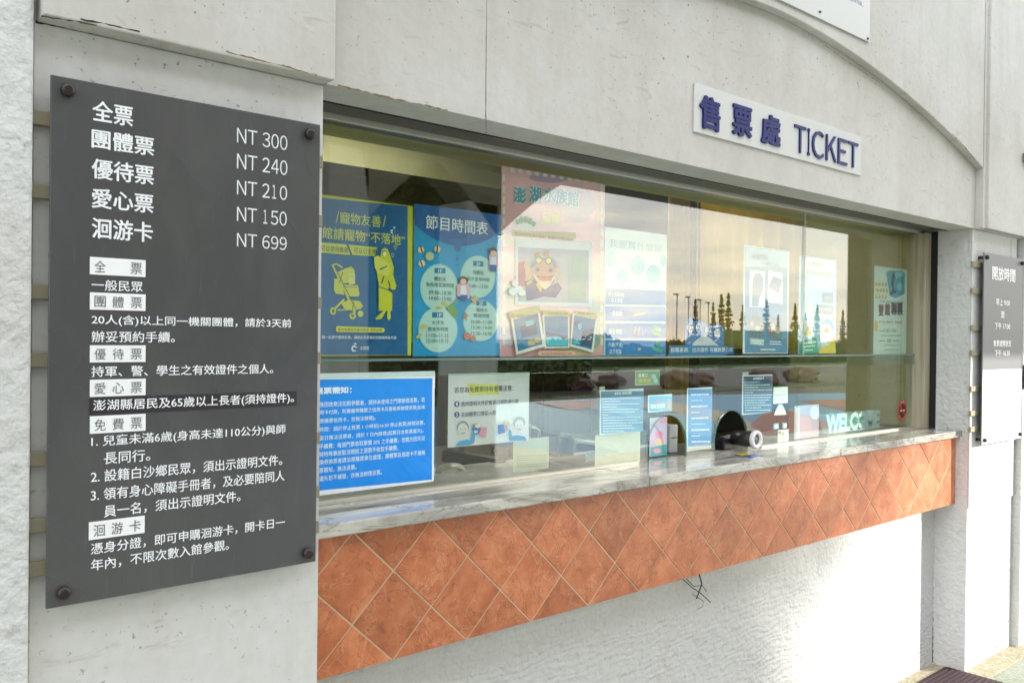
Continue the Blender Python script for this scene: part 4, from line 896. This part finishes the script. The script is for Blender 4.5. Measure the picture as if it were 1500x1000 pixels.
# ------------------------------------------------------------------ things on the counter
WS = thing('welcome_sign', 'sea green glass block letters reading WELCOME on a white base behind the glass', 'sign', un(1255, 634, y=.36))
wy = .36; wa, wb = un(1213, 0, y=wy).x, un(1292, 0, y=wy).x
wz0 = un(1255, 628, y=wy).z; wz1 = un(1255, 602, y=wy).z
M_gl = glassmat('letter_glass', (.62, .86, .84), .08); M_gl2 = pbr('letter_face', (.62, .86, .85, 1), .15)
V, Fc = glyphs('WELCOME', .05, 2, .05); x0 = min(v.x for v in V); x1 = max(v.x for v in V); zt_ = max(v.y for v in V); zb_ = min(v.y for v in V)
mk('letters', [(wa+(v.x-x0)/(x1-x0)*(wb-wa), wy+v.z*.35, wz0+(v.y-zb_)/(zt_-zb_)*(wz1-wz0)) for v in V], Fc, M_gl2, WS)
box('base', wa+.0, wb+.03, wy-.03, wy+.035, 1.0665, wz0, pbr('white_base', (.78, .80, .82, 1), .3), WS, .002)
# intercom pushed out through the second hatch
IC = thing('intercom', 'black intercom barrel with a white ring sticking out of the second glass hatch', 'intercom', (un(1108, 644, y=.19).x, .25, 1.0665))
c_ = un(1107.5, 643.5, y=.17); ir = .0335
c_.z = max(c_.z, 1.067+ir)
lathe_y('barrel', c_.x, c_.z, [(.172, ir*.72), (.173, ir*.86), (.22, ir*.88), (.262, ir*.80)], M_black, IC, 28)
lathe_y('ring', c_.x, c_.z, [(.176, ir), (.166, ir), (.163, ir*.93), (.163, ir*.62), (.170, ir*.58)], pbr('white_ring', (.8, .8, .8, 1), .3), IC, 32)
lathe_y('speaker_mesh', c_.x, c_.z, [(.1695, ir*.585), (.1690, .001)], pbr('mesh_grey', (.22, .21, .21, 1), .4, .5), IC, 20)
bx = un(1061, 640, y=.262).x
box('body', bx, c_.x-.004, .262, .34, 1.0665, 1.1065, M_black, IC, .004)
M_chr = pbr('chrome', (.8, .8, .8, 1), .15, .6)
for k in range(3): box('button', bx+.028+.014*k, bx+.037+.014*k, .266, .274, 1.107, 1.120, M_chr, IC)
LC = thing('counter_label', 'flat yellow and blue printed label lying on the marble below the intercom', 'label', un(1095, 667, z=1.067))
a, b, c, d = (un(*q, z=1.0668) for q in ((1073, 665), (1093, 662.5), (1120, 666.5), (1098, 670.5)))
mk('label_sheet', [a, b, c, d], [(0, 3, 2, 1)], ink('#3c5fa8', .2), LC)
def lerp(p, q, t): return p+(q-p)*t
e1 = [lerp(a, b, .12), lerp(a, b, .9), lerp(lerp(b, c, .5), lerp(a, d, .5), .05), lerp(lerp(a, d, .5), lerp(b, c, .5), .1)]
mk('yellow_print', [v+Vector((0, 0, .0004)) for v in e1], [(0, 3, 2, 1)], ink('#c9b21f', .2), LC)
# leaflet stand and paper stack seen through the first hatch
q = Poster('leaflet', 'pink and teal illustrated leaflet propped behind the first glass hatch', 'leaflet', 952, 979, 612, 669, '#c2bcd4', y=GY+.06)
q.flat('teal_foot', [Q((953, 655), (979, 650), (978, 667), (953, 669))], '#4fa6a8'); q.flat('pink_shape', [ell(966, 636, 6, 5, 12), ell(962, 660, 6, 4, 12), ell(972, 616, 5, 3, 10)], '#d79ab0'); q.flat('cream_shape', [ell(965, 647, 8, 5, 12)], '#d9c3a6')
pr = thing('card_printer', 'white upright ticket dispenser right of the leaflet behind the first hatch', 'dispenser', (2.65, .4, 1.0665))
xa, xb = un(989, 0, y=.33).x, un(1001, 0, y=.33).x
box('housing', xa, xb, .33, .40, 1.0665, 1.165, pbr('office_white', (.7, .7, .7, 1), .4), pr, .003); box('slot', xa+.01, xb-.002, .3285, .3298, 1.118, 1.121, M_black, pr)
# paper notices standing inside
q = Poster('paper_sheet', 'pale green printed sheet leaning inside the glass under the white notice', 'paper', 752, 806, 644, 692, '#b9c2a4', y=GY+.09)
q.flat('print_line', sum([scrib(757, 800, 668+3.1*k, -.05, 1.1, seed=k) for k in range(6)], []), '#8f9a7c')
q = Poster('paper_sheet', 'blank cream sheet inside the glass below the square blue notice', 'paper', 872, 939.5, 637, 684, '#cfcbb0', y=GY+.03)
q = Poster('card', 'small white card standing on the desk below the curved chair arm', 'card', 858, 883, 663.5, 682, '#d0d8dc', y=GY+.12)
# black flask
fl = thing('flask', 'black cylindrical flask standing on the desk inside the glass', 'flask', un(830, 668, y=.6))
fc = un(829, 670, y=.6)
for nm, z0_, z1_, r_ in (('flask_body', .97, un(829, 640, y=.6).z, .028), ('flask_cap', un(829, 639.6, y=.6).z, un(829, 634, y=.6).z, .026)):
    tube(nm, [(fc.x, .6, z0_), (fc.x, .6, z1_)], r_, M_black, fl, 20)
# office chairs behind the counter: curved steel arms
M_steel = pbr('brushed_steel', (.5, .48, .45, 1), .25, .9)
def chair(label, pxs, y):
    P = [un(a, b, y=y) for a, b in pxs]; th = thing('office_chair', label, 'chair', (P[0].x, y+.1, 0))
    def sm(P):
        out = []
        for i in range(len(P)-1):
            for k in range(6):
                t = k/6; p0, p1, p2, p3 = P[max(i-1, 0)], P[i], P[i+1], P[min(i+2, len(P)-1)]
                out.append(.5*((2*p1)+(p2-p0)*t+(2*p0-5*p1+4*p2-p3)*t*t+(3*p1-p0-3*p2+p3)*t**3))
        return out+[P[-1]]
    w = .46; S1 = sm(P)
    tube('arm', S1, .011, M_steel, th, 10); tube('arm', [p+Vector((0, w, 0)) for p in S1], .011, M_steel, th, 10)
    x0 = P[0].x-.05; x1 = max(p.x for p in P)+.25
    box('seat', x0, x1, y+.02, y+w-.02, .44, .50, M_black, th, .02); box('backrest', x1-.05, x1, y+.05, y+w-.05, .55, 1.02, M_black, th, .02)
    for (a, b) in ((x0+.03, y+.04), (x1-.06, y+.04), (x0+.03, y+w-.04), (x1-.06, y+w-.04)): tube('leg', [(a, b, 0), (a, b, .44)], .012, M_steel, th)
chair('office chair with a bent steel arm rising beside the pale green sheet', [(775, 700), (770, 650), (776, 627), (786, 630), (789, 640), (790, 700)], .72)
chair('office chair with a long steel arm behind the small white card', [(836, 700), (837, 662), (841, 648), (852, 645), (880, 650), (893, 660), (897, 690)], .72)
M_steel = pbr('cream_plastic', (.62, .60, .52, 1), .3)
chair('office chair with a short cream arm low beside the refund notice', [(641, 700), (642, 690), (650, 684), (668, 682), (677, 688), (680, 702)], .8)
M_steel = bpy.data.materials['brushed_steel']
# screens on the desk, the first one added to darken the second hatch
def monitor(label, p0, p1, y, ztop):
    xa, xb = un(p0, 600, y=y).x, un(p1, 600, y=y).x; th = thing('computer_monitor', label, 'monitor', ((xa+xb)/2, y, .97))
    box('screen_back', xa, xb, y, y+.03, ztop-.33, ztop, M_black, th, .006); box('stand', (xa+xb)/2-.03, (xa+xb)/2+.03, y+.03, y+.06, .972, ztop-.1, M_black, th, .003)
    box('foot', (xa+xb)/2-.11, (xa+xb)/2+.11, y-.02, y+.14, .9705, .98, M_black, th, .003)
monitor('added black screen back that keeps the second glass hatch dark', 1052, 1140, .95, 1.34)
monitor('black computer monitor behind the square blue notice on the office desk', 905, 985, 1.05, 1.34)
# loose wire under the tiled front
WI = thing('loose_wires', 'knot of loose black wire ends poking out under the terracotta tiles', 'wire', un(1028, 845, y=.1))
for pts_, r_ in (([(1031, 840), (1028, 855), (1022, 872), (1020, 876)], .0022), ([(1006, 848), (1014, 860), (1026, 868), (1036, 877), (1041, 882)], .0016), ([(1010, 846), (1016, 858), (1029, 857), (1035, 866)], .0012), ([(1022, 872), (1031, 880), (1029, 888), (1023, 891)], .0009)):
    P = [un(a, b, y=.115-.006*k) for k, (a, b) in enumerate(pts_)]; P[0].y += .02
    tube('wire', P, r_, M_black, WI, 6)
# door mat and threshold at the foot of the wall
def quad(name, P, z, mat, par=None):
    V = [un(a, b, z=z) for a, b in P]; return mk(name, V, [tuple(range(len(V)))], mat, par)
o = box('threshold', 2.0, 9.0, -.10, .1445, FZ-.0035, FZ+.004, M_curb); tag(o, kind='structure')
M_mat = pbr('mat_brown', (.055, .028, .035, 1), .7)
MT = thing('door_mat', 'dark plum ribbed rubber mat at the foot of the right pillar', 'mat', (3.9, -.3, FZ))
xm1 = 4.22
box('mat_base', 3.2, xm1, -.75, .08, FZ+.0045, FZ+.010, M_mat, MT)
boxes('rib', [(3.21, xm1-.01, -.74+.022*k, -.729+.022*k, FZ+.0102, FZ+.015) for k in range(37)], M_mat, MT)
# dark bracket edges at the right margin
BR = thing('wall_lamp_bracket', 'small dark metal bracket on the wall at the right edge of the photo', 'bracket', (4.9, -.1, 2.2))
q = un(1497, 232, y=-.06)
box('bracket', q.x, q.x+.12, -.09, -.0625, q.z-.02, q.z+.025, pbr('bracket_metal', (.25, .22, .17, 1), .4, .5), BR, .003)
q = un(1497, 590, y=-.06); q2 = un(1497, 535, y=-.06)
mb = thing('wall_box', 'dark grey wall box at the right edge of the photo beyond the hours board', 'box', (4.9, -.08, 1.2))
q.x = un(1497.5, 560, y=-.0365).x
box('case', q.x, q.x+.3, -.055, -.0365, un(1497, 570, y=-.06).z, q2.z, pbr('case_grey', (.05, .055, .06, 1), .4), mb, .004)

# ------------------------------------------------------------------ porch and the place behind the camera (seen in the glass)
PY = -3.0
def mx(px, y): return mir(px, 500, y=y).x
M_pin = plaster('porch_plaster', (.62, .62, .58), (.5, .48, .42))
PO = thing('porch', 'white plastered porch with columns and arched openings facing the ticket window', 'porch', (3, PY, FZ))
c0, c1 = mx(480, PY), mx(540, PY)
zb_top = mir(1000, 290, y=PY).z
box('column', c0, c1, PY-.35, PY, FZ, zb_top, M_pin, PO, .01)
c2 = mir(800, 400, y=PY).x
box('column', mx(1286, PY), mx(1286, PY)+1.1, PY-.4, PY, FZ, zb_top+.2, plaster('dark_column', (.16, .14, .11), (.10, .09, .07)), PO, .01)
# arched beam, upper part added tall to keep sun off the fascia
xe = mx(1286, PY)+1.1
def beamz(x):
    z = zb_top
    for (s, w) in ((c1, 1), (c2-.5, 1)): pass
    L, Rr = c2-.55, mx(1286, PY)
    if x > L:
        d = x-L
        if d < .85: z = min(z, zb_top-.55*(1-d/.85)**1.3-.02)
    else:
        d = min(x-c1, L-x)
        if d < .7 and x > c1: z = min(z, zb_top-.5*(1-d/.7)**1.5)
    return z
xs_ = [-3+.08*k for k in range(int((xe+3)/.08)+1)]
prism_y('beam', [(x, beamz(x)) for x in xs_]+[(xs_[-1], 4.35), (-3, 4.35)], PY-.3, PY, plaster('dimmed_beam', (.30, .28, .22), (.2, .18, .13)), PO)  # plaster darkened to keep the beam's face dim in the glass
box('column', c2-.80, c2-.5, PY-.35, PY, FZ, zb_top-.3, M_pin, PO, .01)
box('column', -2.6, -2.2, PY-.35, PY, FZ, zb_top, M_pin, PO, .01)
# painted plaza
PX = 0
def gflat(name, label, P, z, mat):
    V = [mir(a, b, z=z) for a, b in P]; V = [(v.x, v.y, z) for v in V]
    o = mk(name, V, [tuple(range(len(V)))], mat); return tag(o, kind='structure')
def paint(name, c): return groundmat(name, c, tuple(v*.85 for v in c), tuple(v*.7 for v in c), 2.5, .7, .002)
P_blue = paint('paint_blue', (.14, .46, .72)); P_lb = paint('paint_light_blue', (.36, .78, .92)); P_cr = paint('paint_cream', (.72, .63, .46)); P_red = paint('paint_red', (.50, .16, .12)); P_pk = paint('paint_pink', (.55, .36, .34))
zz = FZ-.02
gflat('painted_plaza', '', [(420, 587), (1320, 574), (1320, 735), (420, 900)], zz, P_blue)
gflat('painted_area', '', [(790, 588), (870, 586), (880, 592), (842, 602), (815, 597), (780, 589)], zz+.004, P_pk)
gflat('painted_wave', '', [(740, 590), (790, 590), (842, 602), (900, 614), (960, 634), (1000, 655), (940, 670), (850, 648), (780, 628), (700, 610)], zz+.004, P_lb)
gflat('painted_wave', '', [(980, 588), (1050, 600), (1090, 612), (1120, 632), (1125, 645), (1095, 640), (1040, 616), (990, 604), (930, 596)], zz+.008, P_cr)
gflat('painted_patch', '', [(1100, 622), (1120, 604), (1155, 600), (1215, 618), (1215, 634), (1150, 636), (1125, 640)], zz+.012, P_red)
gflat('painted_patch', '', [(1170, 587), (1256, 583), (1256, 602), (1235, 600)], zz+.008, P_red)
gflat('painted_wave', '', [(640, 650), (760, 655), (860, 668), (980, 690), (900, 720), (640, 720)], zz+.008, P_cr)
gflat('painted_wave', '', [(880, 590), (940, 600), (1000, 606), (1060, 622), (1040, 640), (960, 624), (900, 604), (860, 598)], zz+.0045, P_lb)
# verge
M_grass = groundmat('verge_grass', (.06, .10, .02), (.10, .13, .03), (.04, .06, .015), 3, .9, .02)
def strip(name, D0, D1, z, mat):
    o = mk(name, [(-60, -D0, z), (160, -D0, z), (160, -D1, z), (-60, -D1, z)], [(0, 3, 2, 1)], mat); return tag(o, kind='structure')
strip('grass_verge', 13.3, 14.6, -.045, M_grass); strip('far_lawn', 26, 80, -.045, M_grass)
# foliage
M_leafs = []
for nm, c in (('leaf_dark', (.035, .06, .02)), ('leaf_mid', (.06, .09, .03)), ('leaf_olive', (.10, .11, .03))):
    M_leafs.append(pbr(nm, c+(1,), .6))
M_bark = streaky('bark', (.12, .09, .06), (.06, .045, .03), .9)
def leafmesh(n, fn, s, seed):
    rnd = random.Random(seed); V, Fc = [], []
    for _ in range(n):
        c = Vector(fn(rnd)); u = Vector((rnd.gauss(0, 1), rnd.gauss(0, 1), rnd.gauss(0, 1))).normalized(); w = u.orthogonal().normalized()
        k = len(V); ss = s*rnd.uniform(.6, 1.4); V += [c-u*ss, c+w*ss*.5, c+u*ss, c-w*ss*.5]; Fc.append((k, k+1, k+2, k+3))
    return V, Fc
def tree(label, x, y, h, r, seed, group=None, n=9000):
    th = thing('broadleaf_tree', label, 'tree', (x, y, -.05), group); rnd = random.Random(seed)
    tube('trunk', [(x, y, -.05), (x+.1, y, h*.3), (x, y+.1, h*.6)], [.22, .17, .08], M_bark, th, 10)
    cl = []
    while len(cl) < 60:
        v = Vector((rnd.uniform(-1, 1), rnd.uniform(-1, 1), rnd.uniform(-1, 1)))
        if v.length < 1: cl.append((x+v.x*r*.75, y+v.y*r*.75, h*.54+v.z*h*.36, r*rnd.uniform(.2, .34)))
    for c in cl[:8]: tube('limb', [(x, y, h*.35), ((x+c[0])/2, (y+c[1])/2, (h*.35+c[2])/2+.2), c[:3]], [.09, .06, .03], M_bark, th, 6)
    def fn(rd):
        c = rd.choice(cl); v = Vector((rd.gauss(0, 1), rd.gauss(0, 1), rd.gauss(0, .8))).normalized()*c[3]*rd.random()**.4; return (c[0]+v.x, c[1]+v.y, max(c[2]+v.z, .6))
    V, Fc = leafmesh(int(n*3), fn, .15, seed); o = mk('crown', V, Fc, M_leafs[0], th)
    o.data.materials.append(M_leafs[1]); o.data.polygons.foreach_set('material_index', [rnd.randrange(2) for _ in o.data.polygons])
TX = mir(770, 400, y=-25).x
tree('tall broadleaf tree mirrored in the glass behind the pink poster', 19.15, -25, 23, 6.4, 3, n=34000)
tree('second broadleaf tree further left along the plaza', 9.5, -25.6, 15.5, 6.4, 5, n=16000)
tree('third broadleaf tree at the far left of the plaza', -2, -24.5, 15, 6.4, 8, n=12000)
def pine(label, x, y, h, seed):
    th = thing('pine_tree', label, 'tree', (x, y, -.05), 'norfolk pines along the shore'); rnd = random.Random(seed)
    tube('trunk', [(x, y, -.05), (x, y, h*.95)], [h*.02, h*.004], M_bark, th, 6)
    tiers = [(k/13+rnd.uniform(-.02, .02), rnd.uniform(.55, 1.15), rnd.uniform(-.3, .3)) for k in range(14)]
    def fn(rd):
        t, w, off = rd.choice(tiers); rr = (1.05-t)**.8*h*.13*w*rd.random()**.7; an = rd.random()*2*pi
        return (x+rr*cos(an)+off*h*.03, y+rr*sin(an), h*(.16+.84*t)+rr*.25+rd.gauss(0, h*.012))
    V, Fc = leafmesh(1100, fn, h*.02, seed); mk('crown', V, Fc, M_leafs[0], th)
PL = ['norfolk pine mirrored %s' % t for t in ('between the first two lamp posts left of the cut-out sign', 'above the second animal of the cut-out sign', 'above the third animal of the cut-out sign, tallest of its row', 'right beside the tallest one over the cut-out sign', 'just left of the pale blue framed poster', 'within the pale blue framed poster, over its lower pictures', 'in the gap between the framed poster and white leaflet', 'through the middle of the white speech bubble leaflet', 'right of the white leaflet, nearer the dark column', 'within the right edge of the pale blue framed poster', 'behind the left edge of the white leaflet', 'farthest right on the skyline beside the dark building')]
for k, (px, py) in enumerate(((1019, 446), (1045, 452), (1057, 440), (1067, 437), (1088, 455), (1123, 447), (1165, 452), (1197, 455), (1235, 462), (1140, 468), (1180, 466), (1250, 460))):
    y = -62-random.uniform(-6, 8); q = mir(px, py-6, y=y)
    pine(PL[k], q.x, y, q.z, 40+k)
# light poles
for k, px in enumerate((992, 1009, 1026, 1038)):
    y = -40; q = mir(px, 432+4*k, y=y); th = thing('lamp_post', 'thin street lamp mirrored in the glass, %s of four from the left' % ('first', 'second', 'third', 'fourth')[k], 'street lamp', (q.x, y, 0), 'street lamps beyond the plaza')
    tube('pole', [(q.x, y, 0), (q.x, y, q.z)], .045, M_steel, th, 6); box('lamp_head', q.x-.35, q.x+.1, y-.08, y+.08, q.z, q.z+.09, M_black, th)
# hedge and shrubs
def hedge(label, x0, x1, y, h, seed, mat=0, n=6000, s=.14):
    th = thing('hedge', label, 'hedge', ((x0+x1)/2, y, 0)); rnd = random.Random(seed); ph = [rnd.random()*6 for _ in range(3)]
    def fn(rd):
        x = rd.uniform(x0, x1); t = h*(.75+.2*sin(x*.7+ph[0])+.12*sin(x*2.1+ph[1])); return (x, y+rd.uniform(-.7, .7), rd.uniform(0, 1)**.8*t)
    V, Fc = leafmesh(n, fn, s, seed); o = mk('foliage', V, Fc, M_leafs[mat], th); o.data.materials.append(M_leafs[(mat+1) % 3]); o.data.polygons.foreach_set('material_index', [rnd.randrange(2) for _ in o.data.polygons])
    box('stem_core', x0, x1, y-.3, y+.3, -.05, h*.5, M_leafs[0], th)
hedge('low clipped hedge along the far edge of the car park', 10, 62, -30, 1.55, 12, 0, 9000, .2)
hedge('flowering shrub bed behind the grass verge', 9, 19, -16.5, .85, 13, 1, 6000, .10)
hedge('tall shrub row added to keep the left of the reflection dark', -8, 15.5, -17, 5.6, 14, 0, 26000, .22)  # added row, raised to fill the bright gap in the left reflection
# teal shipping container and low building
cn = thing('teal_container', 'teal green container on the skyline mirrored beside the pale poster', 'container', (40, -44, 0))
xa, xb = mir(1088, 500, y=-44).x, mir(1168, 500, y=-44).x
box('container_body', xa, xb, -46.4, -44, 0, 2.3, pbr('teal', (.03, .22, .20, 1), .5), cn, .03)
boxes('corrugation', [(xa+.2+.6*k, xa+.45+.6*k, -43.99, -43.93, .15, 2.15) for k in range(int((xb-xa)/.6)-1)], bpy.data.materials['teal'], cn)
# lava rocks
M_rock = groundmat('rock', (.24, .21, .20), (.42, .17, .13), (.34, .31, .29), 1.2, .9, .03)
rnd = random.Random(4)
for k in range(9):
    x = 19+k*1.5+rnd.uniform(-.4, .4); y = -15.6+rnd.uniform(-.6, .6); r = rnd.uniform(.3, .6)
    th = tag(mk('garden_rock', [(0, 0, 0)], [], M_rock), 'rough lava rock mirrored in the glass, %s from the left in the shrub bed' % ('first', 'second', 'third', 'fourth', 'fifth', 'sixth', 'seventh', 'eighth', 'ninth')[k], 'rock', 'lava rocks in the shrub bed')
    bm = bmesh.new(); bmesh.ops.create_icosphere(bm, subdivisions=3, radius=r)
    for v in bm.verts:
        nn = mnoise.noise(v.co*1.6/r+Vector((k*5, 0, 0)))+.5*mnoise.noise(v.co*4/r+Vector((k*5, 0, 0))); v.co *= 1+.5*nn; v.co.z *= .6
    bm.to_mesh(th.data); bm.free(); th.location = (x, y, r*.3)
